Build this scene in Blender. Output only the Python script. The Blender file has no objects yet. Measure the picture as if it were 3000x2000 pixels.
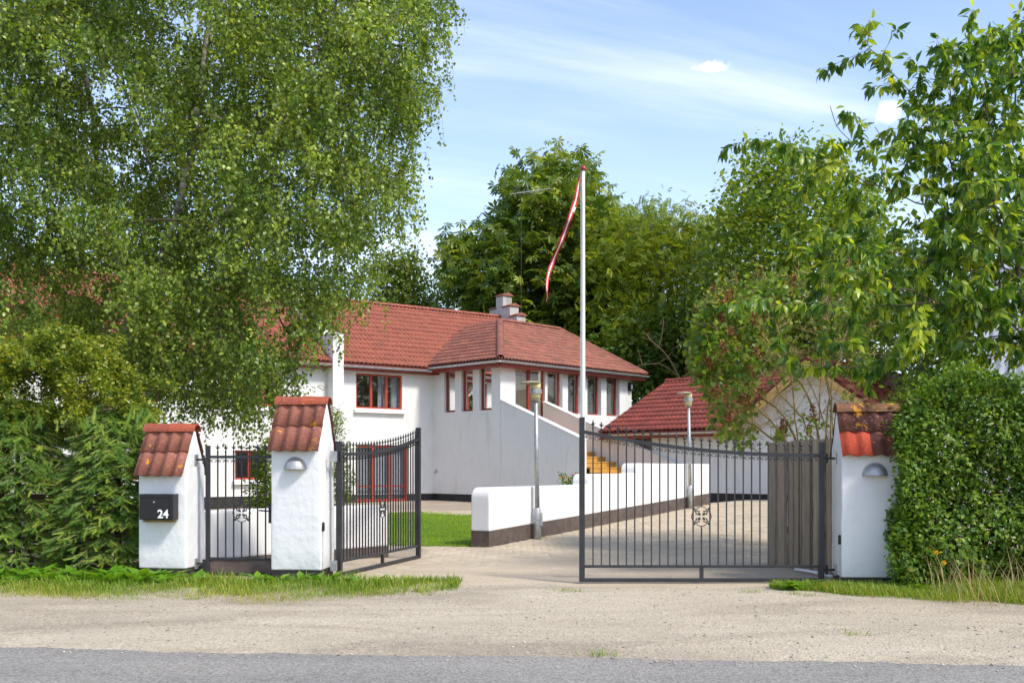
import bpy, bmesh, math, random
import numpy as np
from mathutils import Vector, Matrix

random.seed(7)
SC = bpy.context.scene
COL = SC.collection
PI = math.pi
R = math.radians

# ------------------------------------------------------------------ camera
CAM_H = 1.15
F = 3000.0
cam_d = bpy.data.cameras.new('camera')
cam_d.lens = 36.0; cam_d.sensor_width = 36.0; cam_d.sensor_fit = 'HORIZONTAL'
cam_d.shift_y = 0.125
cam_d.clip_start = 0.1; cam_d.clip_end = 3000
cam = bpy.data.objects.new('camera', cam_d); COL.objects.link(cam)
cam.location = (0, 0, CAM_H); cam.rotation_euler = (R(90), 0, 0)
SC.camera = cam

# ------------------------------------------------------------------ sun + sky
SUN_AZ, SUN_EL = R(130), R(50)          # azimuth clockwise from +Y (view direction)
sd = Vector((math.sin(SUN_AZ)*math.cos(SUN_EL), math.cos(SUN_AZ)*math.cos(SUN_EL), math.sin(SUN_EL)))
sun_d = bpy.data.lights.new('sun', 'SUN'); sun_d.energy = 2.0; sun_d.angle = R(9.0); sun_d.color = (1.0, .945, .86)
sun = bpy.data.objects.new('sun', sun_d); COL.objects.link(sun)
sun.rotation_euler = (-sd).to_track_quat('-Z', 'Y').to_euler(); sun.location = sd*60

W = bpy.data.worlds.new('World'); SC.world = W; W.use_nodes = True
nt = W.node_tree; N = nt.nodes; L = nt.links
for n in list(N): N.remove(n)
def wn(t, **k):
    n = N.new(t)
    for a, b in k.items(): setattr(n, a, b)
    return n
def wmath(op, a, b=None, c=None, clamp=False):
    n = wn('ShaderNodeMath', operation=op, use_clamp=clamp)
    for i, v in enumerate((a, b, c)):
        if v is None: continue
        if isinstance(v, (int, float)): n.inputs[i].default_value = v
        else: L.new(v, n.inputs[i])
    return n.outputs[0]
out = wn('ShaderNodeOutputWorld'); bg = wn('ShaderNodeBackground'); bg.inputs[1].default_value = 0.15
sky = wn('ShaderNodeTexSky', sky_type='NISHITA', sun_disc=False, sun_elevation=SUN_EL, sun_rotation=SUN_AZ)
sky.air_density = 1.0; sky.dust_density = 1.2; sky.ozone_density = 1.6; sky.altitude = 0
tc = wn('ShaderNodeTexCoord'); sep = wn('ShaderNodeSeparateXYZ'); L.new(tc.outputs['Generated'], sep.inputs[0])
zz = wmath('ADD', wmath('MAXIMUM', sep.outputs[2], 0.0), 0.16)
px_ = wmath('DIVIDE', sep.outputs[0], zz); py_ = wmath('DIVIDE', sep.outputs[1], zz)
cmb = wn('ShaderNodeCombineXYZ')
L.new(wmath('ADD', wmath('MULTIPLY', px_, 0.55), wmath('MULTIPLY', py_, 0.12)), cmb.inputs[0])
L.new(wmath('SUBTRACT', wmath('MULTIPLY', py_, 1.5), wmath('MULTIPLY', px_, 0.55)), cmb.inputs[1])
nz = wn('ShaderNodeTexNoise'); nz.inputs['Scale'].default_value = 1.1; nz.inputs['Detail'].default_value = 7; nz.inputs['Roughness'].default_value = .55
nz.inputs['Distortion'].default_value = .5
L.new(cmb.outputs[0], nz.inputs['Vector'])
mr = wn('ShaderNodeMapRange', interpolation_type='SMOOTHSTEP'); L.new(nz.outputs[0], mr.inputs[0])
mr.inputs[1].default_value = .44; mr.inputs[2].default_value = .80; mr.inputs[3].default_value = 0.0; mr.inputs[4].default_value = .62
# thin veil, denser towards the horizon
veil = wmath('MULTIPLY', wmath('POWER', wmath('SUBTRACT', 1.0, wmath('MAXIMUM', sep.outputs[2], 0.0), clamp=True), 4.0), .55)
fac = wmath('ADD', mr.outputs[0], veil, clamp=True)
# two small cumulus puffs
nrm = wn('ShaderNodeVectorMath', operation='NORMALIZE'); L.new(tc.outputs['Generated'], nrm.inputs[0])
nz2 = wn('ShaderNodeTexNoise'); nz2.inputs['Scale'].default_value = 85; nz2.inputs['Detail'].default_value = 5
L.new(nrm.outputs[0], nz2.inputs['Vector'])
for (qx, qy, rx, rz) in ((2088, 196, .021, .0068), (2606, 330, .019, .011)):
    d = Vector(((qx-1500)/F, 1, (1375-qy)/F)).normalized()
    rt = Vector((d.y, -d.x, 0)).normalized(); up = rt.cross(d)
    def vdot(v):
        n = wn('ShaderNodeVectorMath', operation='DOT_PRODUCT'); L.new(nrm.outputs[0], n.inputs[0]); n.inputs[1].default_value = v; return n.outputs['Value']
    a = wmath('DIVIDE', vdot(rt), rx); b = wmath('DIVIDE', vdot(up), rz); f_ = vdot(d)
    rr = wmath('SQRT', wmath('ADD', wmath('MULTIPLY', a, a), wmath('MULTIPLY', b, b)))
    rr = wmath('ADD', rr, wmath('MULTIPLY', wmath('SUBTRACT', nz2.outputs[0], .5), 1.8))
    m = wn('ShaderNodeMapRange', interpolation_type='SMOOTHSTEP'); L.new(rr, m.inputs[0])
    m.inputs[1].default_value = .1; m.inputs[2].default_value = 1.2; m.inputs[3].default_value = .72; m.inputs[4].default_value = 0
    fac = wmath('MAXIMUM', fac, wmath('MULTIPLY', m.outputs[0], wmath('GREATER_THAN', f_, 0.0)))
hs = wn('ShaderNodeHueSaturation'); hs.inputs['Saturation'].default_value = 1.08; hs.inputs['Hue'].default_value = .506; hs.inputs['Value'].default_value = .92; L.new(sky.outputs[0], hs.inputs['Color'])
mix = wn('ShaderNodeMix', data_type='RGBA'); L.new(fac, mix.inputs[0]); L.new(hs.outputs[0], mix.inputs[6])
mix.inputs[7].default_value = (5.0, 5.2, 5.7, 1)
L.new(mix.outputs[2], bg.inputs[0]); L.new(bg.outputs[0], out.inputs[0])
vs = SC.view_settings
vs.view_transform = 'Standard'; vs.look = 'None'; vs.exposure = 1.08; vs.gamma = 1.0; vs.use_curve_mapping = False
SC.cycles.use_denoising = True
SC.cycles.max_bounces = 10; SC.cycles.diffuse_bounces = 6; SC.cycles.glossy_bounces = 3; SC.cycles.transmission_bounces = 8; SC.cycles.transparent_max_bounces = 8

# ------------------------------------------------------------------ materials
MATS = {}
def new_mat(name):
    m = bpy.data.materials.new(name); m.use_nodes = True
    MATS[name] = m
    return m, m.node_tree.nodes, m.node_tree.links, m.node_tree.nodes['Principled BSDF']
def ramp(n, l, src, stops):
    r = n.new('ShaderNodeValToRGB'); e = r.color_ramp.elements
    while len(e) < len(stops): e.new(.5)
    for i, (p, c) in enumerate(stops):
        e[i].position = p; e[i].color = (*c, 1) if len(c) == 3 else c
    l.new(src, r.inputs[0]); return r.outputs[0]
def noise(n, l, scale, detail=4, rough=.55, vec=None, dist=0):
    t = n.new('ShaderNodeTexNoise'); t.inputs['Scale'].default_value = scale; t.inputs['Detail'].default_value = detail
    t.inputs['Roughness'].default_value = rough; t.inputs['Distortion'].default_value = dist
    if vec is not None: l.new(vec, t.inputs['Vector'])
    return t.outputs[0]
def mixc(n, l, fac, a, b, mode='MIX'):
    m = n.new('ShaderNodeMix'); m.data_type = 'RGBA'; m.blend_type = mode
    for i, v in ((0, fac), (6, a), (7, b)):
        if isinstance(v, (int, float)): m.inputs[i].default_value = v
        elif isinstance(v, tuple): m.inputs[i].default_value = (*v, 1)
        else: l.new(v, m.inputs[i])
    return m.outputs[2]
def coords(n, l, kind='Object', scale=None):
    c = n.new('ShaderNodeTexCoord').outputs[kind]
    if scale:
        mp = n.new('ShaderNodeMapping'); mp.inputs['Scale'].default_value = scale; l.new(c, mp.inputs[0]); c = mp.outputs[0]
    return c
def geopos(n, l, scale=None):
    c = n.new('ShaderNodeNewGeometry').outputs['Position']
    if scale:
        mp = n.new('ShaderNodeMapping'); mp.inputs['Scale'].default_value = scale; l.new(c, mp.inputs[0]); c = mp.outputs[0]
    return c
def bump(n, l, b, h, strength=.3, dist=.01):
    u = n.new('ShaderNodeBump'); u.inputs['Strength'].default_value = strength; u.inputs['Distance'].default_value = dist
    l.new(h, u.inputs['Height']); l.new(u.outputs[0], b.inputs['Normal'])
def simple(name, c, rough=.6, metal=0.0, var=.0, scale=8, bmp=0, spec=.4, bscale=None, bdist=.004):
    m, n, l, b = new_mat(name)
    b.inputs['Roughness'].default_value = rough; b.inputs['Metallic'].default_value = metal
    b.inputs['Specular IOR Level'].default_value = spec
    p = geopos(n, l)
    if var:
        lo = tuple(x*(1-var) for x in c); hi = tuple(min(1, x*(1+var)) for x in c)
        l.new(ramp(n, l, noise(n, l, scale, 5, .6, p), ((.3, lo), (.7, hi))), b.inputs['Base Color'])
    else: b.inputs['Base Color'].default_value = (*c, 1)
    if bmp: bump(n, l, b, noise(n, l, bscale or scale*4, 5, .6, p), bmp, bdist)
    return m

def plaster(name, c, bmp=.5, coarse=6.0, stain=(.62, .60, .56), amount=.5):
    m, n, l, b = new_mat(name); p = geopos(n, l)
    b.inputs['Roughness'].default_value = .85; b.inputs['Specular IOR Level'].default_value = .25
    a = ramp(n, l, noise(n, l, 1.3, 6, .65, p), ((.35, tuple(x*.93 for x in c)), (.65, c)))
    sv = noise(n, l, 2.2, 8, .7, geopos(n, l, (1.6, 1.6, .35)), .6)
    f = ramp(n, l, sv, ((.54, (0, 0, 0)), (.80, (amount, amount, amount))))
    l.new(mixc(n, l, f, a, stain), b.inputs['Base Color'])
    h1 = noise(n, l, coarse, 3, .5, p); h2 = noise(n, l, 70, 4, .6, p)
    mm = n.new('ShaderNodeMath'); mm.operation = 'MULTIPLY_ADD'; l.new(h2, mm.inputs[0]); mm.inputs[1].default_value = .12; l.new(h1, mm.inputs[2])
    bump(n, l, b, mm.outputs[0], bmp, .02)
    return m
plaster('white_render', (.74, .73, .705), .28, 5, (.52, .50, .46), .75)
plaster('pillar_render', (.73, .73, .72), .55, 9, amount=.35)
plaster('wall_white', (.76, .75, .73), .2, 3, amount=.4)
plaster('chimney_render', (.46, .44, .41), .6, 9, (.16, .15, .13), 1.0)
simple('plinth_black', (.026, .022, .021), .7, var=.5, scale=6, bmp=.4)
simple('plinth_brown', (.095, .072, .060), .8, var=.35, scale=7, bmp=.4)
simple('interior', (.76, .71, .62), .8, var=.06, scale=2)
simple('interior_floor', (.42, .32, .22), .5, var=.2, scale=4)
simple('red_paint', (.36, .045, .022), .45, var=.18, scale=9, bmp=.1)
simple('dark_red_paint', (.24, .034, .022), .5, var=.2, scale=6)
simple('white_paint', (.8, .8, .79), .45, var=.04, scale=10)
simple('zinc', (.50, .52, .55), .42, .75, var=.2, scale=9)
simple('galvanised', (.40, .41, .41), .5, .6, var=.25, scale=14)
simple('pole_white', (.78, .78, .76), .32, var=.04, scale=3)
simple('flag_red', (.50, .012, .02), .7, var=.1, scale=14)
simple('flag_white', (.8, .79, .78), .7)
simple('knob_red', (.33, .03, .03), .35)
simple('lamp_glass', (.62, .53, .28), .35, var=.12, scale=20)
simple('lamp_disc', (.42, .36, .25), .55, var=.25, scale=12)
simple('stair_wood', (.50, .27, .055), .55, var=.22, scale=5, bmp=.15)
simple('curtain', (.30, .30, .34), .9, var=.1, scale=8)
simple('blind', (.72, .71, .68), .7)
simple('dark_inside', (.03, .03, .028), .9)
simple('barge_wood', (.62, .40, .14), .6, var=.18, scale=6, bmp=.15)
simple('mailbox_black', (.013, .013, .015), .38, var=.15, scale=30)
simple('lock_metal', (.6, .6, .58), .3, .9)
simple('number_white', (.82, .82, .82), .5)
simple('hinge_steel', (.45, .45, .46), .4, .8, var=.3, scale=40)
simple('pipe_white', (.75, .75, .74), .4)
m_, n_, l_, b_ = new_mat('lit_panel'); b_.inputs['Base Color'].default_value = (.9, .9, .88, 1); b_.inputs['Emission Color'].default_value = (1, .95, .85, 1); b_.inputs['Emission Strength'].default_value = 11
simple('berry', (.75, .42, .06), .35, var=.3, scale=40)
simple('flower_red', (.55, .02, .02), .6)
simple('flower_yellow', (.85, .55, .02), .6)
simple('antenna_metal', (.42, .42, .42), .5, .5)
simple('brass_tap', (.12, .10, .08), .4, .6)
simple('catkin', (.26, .22, .05), .7, var=.2, scale=20)
simple('panicle_brown', (.27, .11, .035), .85, var=.35, scale=20)
simple('dry_twig', (.27, .19, .10), .85, var=.25, scale=8)

def iron():
    m, n, l, b = new_mat('iron'); p = geopos(n, l)
    b.inputs['Roughness'].default_value = .42; b.inputs['Specular IOR Level'].default_value = .45
    f = ramp(n, l, noise(n, l, 55, 3, .6, p), ((.72, (0, 0, 0)), (.77, (1, 1, 1))))
    base = ramp(n, l, noise(n, l, 6, 4, .6, p), ((.3, (.014, .015, .017)), (.7, (.030, .031, .034))))
    l.new(mixc(n, l, f, base, (.22, .18, .14)), b.inputs['Base Color'])
    bump(n, l, b, noise(n, l, 160, 3, .5, p), .15, .002)
iron()

def roof_tile_mat(name, c1, c2, dark, lichen=0.0, white=0.0, wrough=.75, darkamt=.7):
    m, n, l, b = new_mat(name); p = geopos(n, l)
    b.inputs['Roughness'].default_value = wrough; b.inputs['Specular IOR Level'].default_value = .3
    oi = n.new('ShaderNodeObjectInfo').outputs['Random']
    at = n.new('ShaderNodeAttribute'); at.attribute_name = 'rnd'
    ad = n.new('ShaderNodeMath'); ad.operation = 'ADD'; l.new(oi, ad.inputs[0]); l.new(at.outputs['Fac'], ad.inputs[1])
    fr = n.new('ShaderNodeMath'); fr.operation = 'FRACT'; l.new(ad.outputs[0], fr.inputs[0])
    base = mixc(n, l, fr.outputs[0], c1, c2)
    d = ramp(n, l, noise(n, l, 2.2, 7, .7, p), ((.42, (0, 0, 0)), (.72, (darkamt,)*3)))
    base = mixc(n, l, d, base, dark)
    sp = ramp(n, l, noise(n, l, 40, 4, .7, p), ((.45, (.8, .8, .8)), (.6, (1.1, 1.1, 1.1))))
    base = mixc(n, l, 1.0, base, sp, 'MULTIPLY')
    if white:
        v = n.new('ShaderNodeTexVoronoi'); v.inputs['Scale'].default_value = 20 if lichen else 9; l.new(p, v.inputs['Vector'])
        w = ramp(n, l, v.outputs['Distance'], ((.16, (white,)*3), (.34, (0, 0, 0))))
        w2 = ramp(n, l, noise(n, l, 5, 3, .6, p), ((.48, (0, 0, 0)), (.6, (1, 1, 1))))
        base = mixc(n, l, mixc(n, l, 1.0, w, w2, 'MULTIPLY'), base, (.46, .33, .27))
    if lichen:
        w = ramp(n, l, noise(n, l, 7, 6, .6, p, .4), ((.64-.06*lichen, (0, 0, 0)), (.67-.06*lichen, (1, 1, 1))))
        base = mixc(n, l, w, base, (.62, .27, .02))
    l.new(base, b.inputs['Base Color'])
    bump(n, l, b, noise(n, l, 90, 4, .7, p), .35, .004)
roof_tile_mat('tile_house', (.40, .120, .072), (.30, .092, .060), (.17, .066, .046), .0, .2)
roof_tile_mat('tile_veranda', (.36, .130, .084), (.26, .098, .068), (.14, .066, .050), 0, .35)
roof_tile_mat('tile_garage', (.30, .066, .044), (.22, .050, .036), (.12, .036, .028), 0, .2)
roof_tile_mat('tile_pillar', (.34, .125, .082), (.27, .098, .066), (.18, .078, .058), .15, .5, darkamt=.5)
roof_tile_mat('tile_ridge', (.40, .085, .04), (.27, .07, .04), (.19, .07, .045), .75, 0, darkamt=.4)
roof_tile_mat('tile_old', (.15, .05, .034), (.115, .04, .03), (.075, .036, .028), .35, .5)
roof_tile_mat('tile_new', (.50, .075, .035), (.46, .07, .032), (.36, .05, .03), 0, 0, darkamt=.3)
roof_tile_mat('tile_brown_ridge', (.24, .12, .055), (.20, .09, .045), (.12, .06, .035), 1.0, 0)

def corrugated():
    m, n, l, b = new_mat('fibre_cement'); p = geopos(n, l)
    l.new(ramp(n, l, noise(n, l, 3, 6, .6, p), ((.3, (.24, .25, .29)), (.7, (.36, .37, .42)))), b.inputs['Base Color'])
    b.inputs['Roughness'].default_value = .8
corrugated()

def oldwood():
    m, n, l, b = new_mat('old_wood')
    p = geopos(n, l, (9, 9, .8)); oi = n.new('ShaderNodeObjectInfo').outputs['Random']
    g = noise(n, l, 3.5, 8, .65, p, .8)
    c = ramp(n, l, g, ((.25, (.17, .125, .082)), (.5, (.39, .30, .20)), (.75, (.54, .44, .31))))
    c = mixc(n, l, mixc(n, l, oi, (0, 0, 0), (.5, .5, .5)), c, (.10, .075, .055))
    l.new(c, b.inputs['Base Color']); b.inputs['Roughness'].default_value = .85
    bump(n, l, b, g, .5, .006)
oldwood()

def bark(name, c1, c2, scale=(1, 1, 1), sc=6):
    m, n, l, b = new_mat(name); p = geopos(n, l, scale)
    g = noise(n, l, sc, 7, .7, p, .6)
    l.new(ramp(n, l, g, ((.38, c1), (.6, c2))), b.inputs['Base Color']); b.inputs['Roughness'].default_value = .9
    bump(n, l, b, g, .6, .02)
bark('bark_birch', (.05, .04, .032), (.42, .38, .33), (1, 1, 2.6), 4.5)
bark('bark_twig', (.055, .040, .028), (.12, .09, .06))
bark('bark_cherry', (.050, .038, .030), (.16, .125, .095), (1, 1, 3), 7)
bark('bark_dark', (.030, .024, .018), (.09, .07, .05))
bark('bark_lilac', (.20, .14, .055), (.46, .33, .14), (1, 1, 1), 7)

def leafmat(name, dark, mid, light, transl=.38, rough=.45, tl=None, spec=.35):
    m, n, l, b = new_mat(name)
    at = n.new('ShaderNodeAttribute'); at.attribute_name = 'rnd'
    c = ramp(n, l, at.outputs['Fac'], ((0, dark), (.48, mid), (.92, light)))
    l.new(c, b.inputs['Base Color']); b.inputs['Roughness'].default_value = rough; b.inputs['Specular IOR Level'].default_value = spec
    t = n.new('ShaderNodeBsdfTranslucent')
    l.new(mixc(n, l, 1.0, c, tl or (1.5, 1.35, .55), 'MULTIPLY'), t.inputs[0])
    ms = n.new('ShaderNodeMixShader'); ms.inputs[0].default_value = transl
    l.new(b.outputs[0], ms.inputs[1]); l.new(t.outputs[0], ms.inputs[2])
    o = [x for x in n if x.type == 'OUTPUT_MATERIAL'][0]; l.new(ms.outputs[0], o.inputs[0])
leafmat('leaf_birch', (.080, .150, .026), (.195, .295, .046), (.42, .52, .075), .46, .38, spec=.55)
leafmat('leaf_cherry', (.055, .135, .022), (.150, .270, .032), (.48, .56, .05), .52, .34, spec=.5)
leafmat('leaf_lilac', (.060, .15, .018), (.14, .25, .026), (.32, .42, .04), .46, .38, spec=.5)
leafmat('leaf_hawthorn', (.080, .145, .024), (.19, .265, .036), (.48, .48, .06), .45, .4, spec=.45)
leafmat('leaf_hornbeam', (.055, .125, .014), (.125, .225, .022), (.30, .40, .04), .40, .45, spec=.35)
leafmat('leaf_yellow', (.25, .24, .05), (.34, .30, .06), (.42, .36, .08), .3)
leafmat('leaf_chestnut', (.050, .10, .018), (.125, .205, .026), (.34, .40, .045), .40, .4, spec=.5)
leafmat('leaf_maple', (.060, .12, .018), (.145, .24, .028), (.36, .43, .045), .44, .4, spec=.5)
leafmat('leaf_ash', (.095, .16, .018), (.18, .26, .024), (.31, .36, .035), .44)
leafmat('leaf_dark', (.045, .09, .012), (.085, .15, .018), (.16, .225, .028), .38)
leafmat('leaf_bright', (.07, .12, .02), (.13, .19, .026), (.20, .26, .035), .38)
leafmat('needle', (.070, .155, .034), (.145, .27, .050), (.38, .48, .06), .30, .45)
leafmat('grass_verge', (.085, .18, .012), (.17, .29, .020), (.38, .38, .07), .40, .5)
leafmat('grass_lawn', (.14, .26, .012), (.22, .37, .016), (.32, .44, .025), .42, .5)
leafmat('weed_leaf', (.080, .21, .012), (.14, .30, .02), (.23, .38, .03), .40, .42)
leafmat('dry_grass', (.28, .21, .085), (.36, .28, .12), (.46, .37, .18), .3, .7)

def asphalt():
    m, n, l, b = new_mat('asphalt'); p = geopos(n, l)
    v = n.new('ShaderNodeTexVoronoi'); v.inputs['Scale'].default_value = 75; l.new(p, v.inputs['Vector'])
    c = ramp(n, l, v.outputs['Color'], ((.15, (.175, .163, .145)), (.5, (.245, .23, .205)), (.9, (.33, .31, .28))))
    big = ramp(n, l, noise(n, l, .9, 6, .6, geopos(n, l, (.35, 1.6, 1))), ((.3, (.86, .86, .87)), (.7, (1.1, 1.09, 1.06))))
    c = mixc(n, l, 1.0, c, big, 'MULTIPLY')
    crk = n.new('ShaderNodeTexVoronoi'); crk.feature = 'DISTANCE_TO_EDGE'; crk.inputs['Scale'].default_value = .55
    dv = n.new('ShaderNodeVectorMath'); dv.operation = 'ADD'
    nn = n.new('ShaderNodeTexNoise'); nn.inputs['Scale'].default_value = 2.5; nn.inputs['Detail'].default_value = 6; l.new(p, nn.inputs['Vector'])
    l.new(p, dv.inputs[0]); l.new(nn.outputs['Color'], dv.inputs[1]); l.new(dv.outputs[0], crk.inputs['Vector'])
    cf = ramp(n, l, crk.outputs['Distance'], ((.0, (.35, .35, .35)), (.006, (0, 0, 0))))
    l.new(mixc(n, l, cf, c, (.06, .058, .055)), b.inputs['Base Color'])
    b.inputs['Roughness'].default_value = .8; b.inputs['Specular IOR Level'].default_value = .3
    bump(n, l, b, v.outputs['Distance'], .7, .006)
asphalt()
def dirt(name, c1, c2, c3, grav=1.0):
    m, n, l, b = new_mat(name); p = geopos(n, l)
    big = noise(n, l, .55, 8, .66, geopos(n, l, (.55, 1.5, 1)), .9)
    c = ramp(n, l, big, ((.30, c1), (.52, c2), (.72, c3)))
    v = n.new('ShaderNodeTexVoronoi'); v.inputs['Scale'].default_value = 48; v.inputs['Randomness'].default_value = 1; l.new(p, v.inputs['Vector'])
    vv = ramp(n, l, v.outputs['Color'], ((.1, (.70, .70, .71)), (.5, (1, 1, 1)), (.92, (1.32, 1.30, 1.26))))
    msk = ramp(n, l, noise(n, l, 1.4, 5, .6, p), ((.35, (.15*grav,)*3), (.62, (.85*grav,)*3)))
    c = mixc(n, l, msk, c, mixc(n, l, 1.0, c, vv, 'MULTIPLY'))
    fine = ramp(n, l, noise(n, l, 28, 6, .75, p), ((.3, (.82, .82, .82)), (.7, (1.14, 1.14, 1.14))))
    c = mixc(n, l, 1.0, c, fine, 'MULTIPLY')
    l.new(c, b.inputs['Base Color']); b.inputs['Roughness'].default_value = .92; b.inputs['Specular IOR Level'].default_value = .2
    mm = n.new('ShaderNodeMath'); mm.operation = 'ADD'; l.new(noise(n, l, 9, 7, .7, p), mm.inputs[0]); l.new(v.outputs['Distance'], mm.inputs[1])
    bump(n, l, b, mm.outputs[0], .55, .015)
dirt('gravel_dirt', (.28, .235, .175), (.42, .36, .265), (.50, .435, .33))
dirt('drive_sand', (.40, .325, .225), (.48, .395, .285), (.53, .445, .33), .3)
dirt('field', (.06, .10, .025), (.09, .13, .03), (.12, .15, .04), .3)
dirt('lawn_soil', (.075, .115, .022), (.09, .14, .024), (.12, .165, .03), .2)
dirt('garden_paving', (.26, .21, .16), (.34, .28, .21), (.42, .35, .27), .8)
def paver():
    m, n, l, b = new_mat('paver'); p = geopos(n, l)
    at = n.new('ShaderNodeAttribute'); at.attribute_name = 'rnd'
    c = ramp(n, l, at.outputs['Fac'], ((0, (.42, .345, .245)), (.5, (.47, .39, .28)), (1, (.50, .42, .305))))
    s = ramp(n, l, noise(n, l, 1.1, 6, .6, p), ((.3, (.84, .83, .82)), (.7, (1.1, 1.1, 1.1))))
    c = mixc(n, l, 1.0, c, s, 'MULTIPLY')
    l.new(c, b.inputs['Base Color']); b.inputs['Roughness'].default_value = .9
    bump(n, l, b, noise(n, l, 30, 5, .6, p), .3, .006)
paver()
def stones():
    m, n, l, b = new_mat('pebble'); at = n.new('ShaderNodeAttribute'); at.attribute_name = 'rnd'
    l.new(ramp(n, l, at.outputs['Fac'], ((0, (.22, .19, .16)), (.4, (.34, .30, .25)), (.8, (.46, .41, .34)), (1, (.56, .52, .46)))), b.inputs['Base Color'])
    b.inputs['Roughness'].default_value = .85
stones()
def glass():
    m, n, l, b = new_mat('glass')
    g = n.new('ShaderNodeBsdfGlossy'); g.inputs['Roughness'].default_value = .01
    t = n.new('ShaderNodeBsdfTransparent'); t.inputs[0].default_value = (.90, .93, .92, 1)
    lw = n.new('ShaderNodeFresnel'); lw.inputs[0].default_value = 1.75
    ms = n.new('ShaderNodeMixShader'); l.new(lw.outputs[0], ms.inputs[0]); l.new(t.outputs[0], ms.inputs[1]); l.new(g.outputs[0], ms.inputs[2])
    o = [x for x in n if x.type == 'OUTPUT_MATERIAL'][0]; l.new(ms.outputs[0], o.inputs[0])
glass()

# ------------------------------------------------------------------ helpers
def P(px, py, Y):
    return Vector(((px-1500)/F*Y, Y, CAM_H+(1375-py)/F*Y))
def V(*a): return Vector(a)

class MB:
    def __init__(s): s.v = []; s.f = []
    def add(s, vs, fs):
        o = len(s.v); s.v += [tuple(x) for x in vs]; s.f += [tuple(i+o for i in f) for f in fs]; return s
    def obox(s, o, a, b, c):
        o, a, b, c = Vector(o), Vector(a), Vector(b), Vector(c)
        vs = [o, o+a, o+a+b, o+b, o+c, o+a+c, o+a+b+c, o+b+c]
        return s.add(vs, [(0, 3, 2, 1), (4, 5, 6, 7), (0, 1, 5, 4), (1, 2, 6, 5), (2, 3, 7, 6), (3, 0, 4, 7)])
    def box(s, x0, x1, y0, y1, z0, z1):
        return s.obox((x0, y0, z0), (x1-x0, 0, 0), (0, y1-y0, 0), (0, 0, z1-z0))
    def prism(s, poly, ext):
        n = len(poly); p = [Vector(q) for q in poly]; e = Vector(ext)
        return s.add(p+[q+e for q in p], [tuple(range(n))[::-1], tuple(range(n, 2*n))]+[(i, (i+1) % n, n+(i+1) % n, n+i) for i in range(n)])
    def tube(s, pts, r, sides=6, cap=True, closed=False):
        pts = [Vector(p) for p in pts]; n = len(pts)
        rs = r if isinstance(r, (list, tuple)) else [r]*n
        o = len(s.v); prev = None
        for i, p in enumerate(pts):
            if closed: d = pts[(i+1) % n]-pts[i-1]
            else: d = pts[min(i+1, n-1)]-pts[max(i-1, 0)]
            if d.length < 1e-9: d = Vector((0, 0, 1))
            d.normalize()
            if prev is None:
                h = Vector((0, 0, 1)) if abs(d.z) < .9 else Vector((1, 0, 0))
                u = d.cross(h).normalized()
            else:
                u = (prev-d*prev.dot(d))
                u = u.normalized() if u.length > 1e-6 else d.orthogonal().normalized()
            prev = u; w = d.cross(u)
            for k in range(sides):
                a = 2*PI*k/sides+PI/sides; s.v.append(tuple(p+(u*math.cos(a)+w*math.sin(a))*rs[i]))
        m = n if closed else n-1
        for i in range(m):
            j = (i+1) % n
            for k in range(sides):
                k2 = (k+1) % sides; s.f.append((o+i*sides+k, o+i*sides+k2, o+j*sides+k2, o+j*sides+k))
        if cap and not closed:
            s.f.append(tuple(o+k for k in range(sides))[::-1]); s.f.append(tuple(o+(n-1)*sides+k for k in range(sides)))
        return s
    def lathe(s, prof, c=(0, 0, 0), sides=12):
        o = len(s.v); c = Vector(c)
        for (r, z) in prof:
            for k in range(sides):
                a = 2*PI*k/sides; s.v.append((c.x+r*math.cos(a), c.y+r*math.sin(a), c.z+z))
        for i in range(len(prof)-1):
            for k in range(sides):
                k2 = (k+1) % sides; s.f.append((o+i*sides+k, o+i*sides+k2, o+(i+1)*sides+k2, o+(i+1)*sides+k))
        s.f.append(tuple(o+k for k in range(sides))[::-1]); s.f.append(tuple(o+(len(prof)-1)*sides+k for k in range(sides)))
        return s
    def mesh(s, name, mat=None, smooth=False, bevel=0):
        me = bpy.data.meshes.new(name); me.from_pydata(s.v, [], s.f); me.update()
        if bevel:
            bm = bmesh.new(); bm.from_mesh(me); bmesh.ops.remove_doubles(bm, verts=bm.verts, dist=1e-5)
            bmesh.ops.recalc_face_normals(bm, faces=bm.faces)
            es = [e for e in bm.edges if len(e.link_faces) == 2 and e.calc_face_angle(0) > .5]
            bmesh.ops.bevel(bm, geom=es, offset=bevel, segments=2, affect='EDGES', profile=.6); bm.to_mesh(me); bm.free()
        if mat: me.materials.append(MATS[mat])
        if smooth:
            me.polygons.foreach_set('use_smooth', [True]*len(me.polygons))
        return me
    def build(s, name, mat, parent=None, smooth=False, bevel=0):
        return link(name, s.mesh(name, mat, smooth, bevel), parent)

def link(name, me, parent=None):
    o = bpy.data.objects.new(name, me); COL.objects.link(o)
    if parent is not None:
        o.parent = parent
        if parent.get('world_built'): o.location = -Vector(parent.location)
    return o
def world_thing(*a, **k):
    o = thing(*a, **k); o['world_built'] = 1; return o
def tag(o, label=None, cat=None, group=None, kind=None):
    if label: o['label'] = label
    if cat: o['category'] = cat
    if group: o['group'] = group
    if kind: o['kind'] = kind
    return o
def thing(name, label, cat, loc=(0, 0, 0), rz=0, group=None):
    o = bpy.data.objects.new(name, None); COL.objects.link(o); o.empty_display_size = .2
    o.location = loc; o.rotation_euler = (0, 0, rz)
    return tag(o, label, cat, group)

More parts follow.
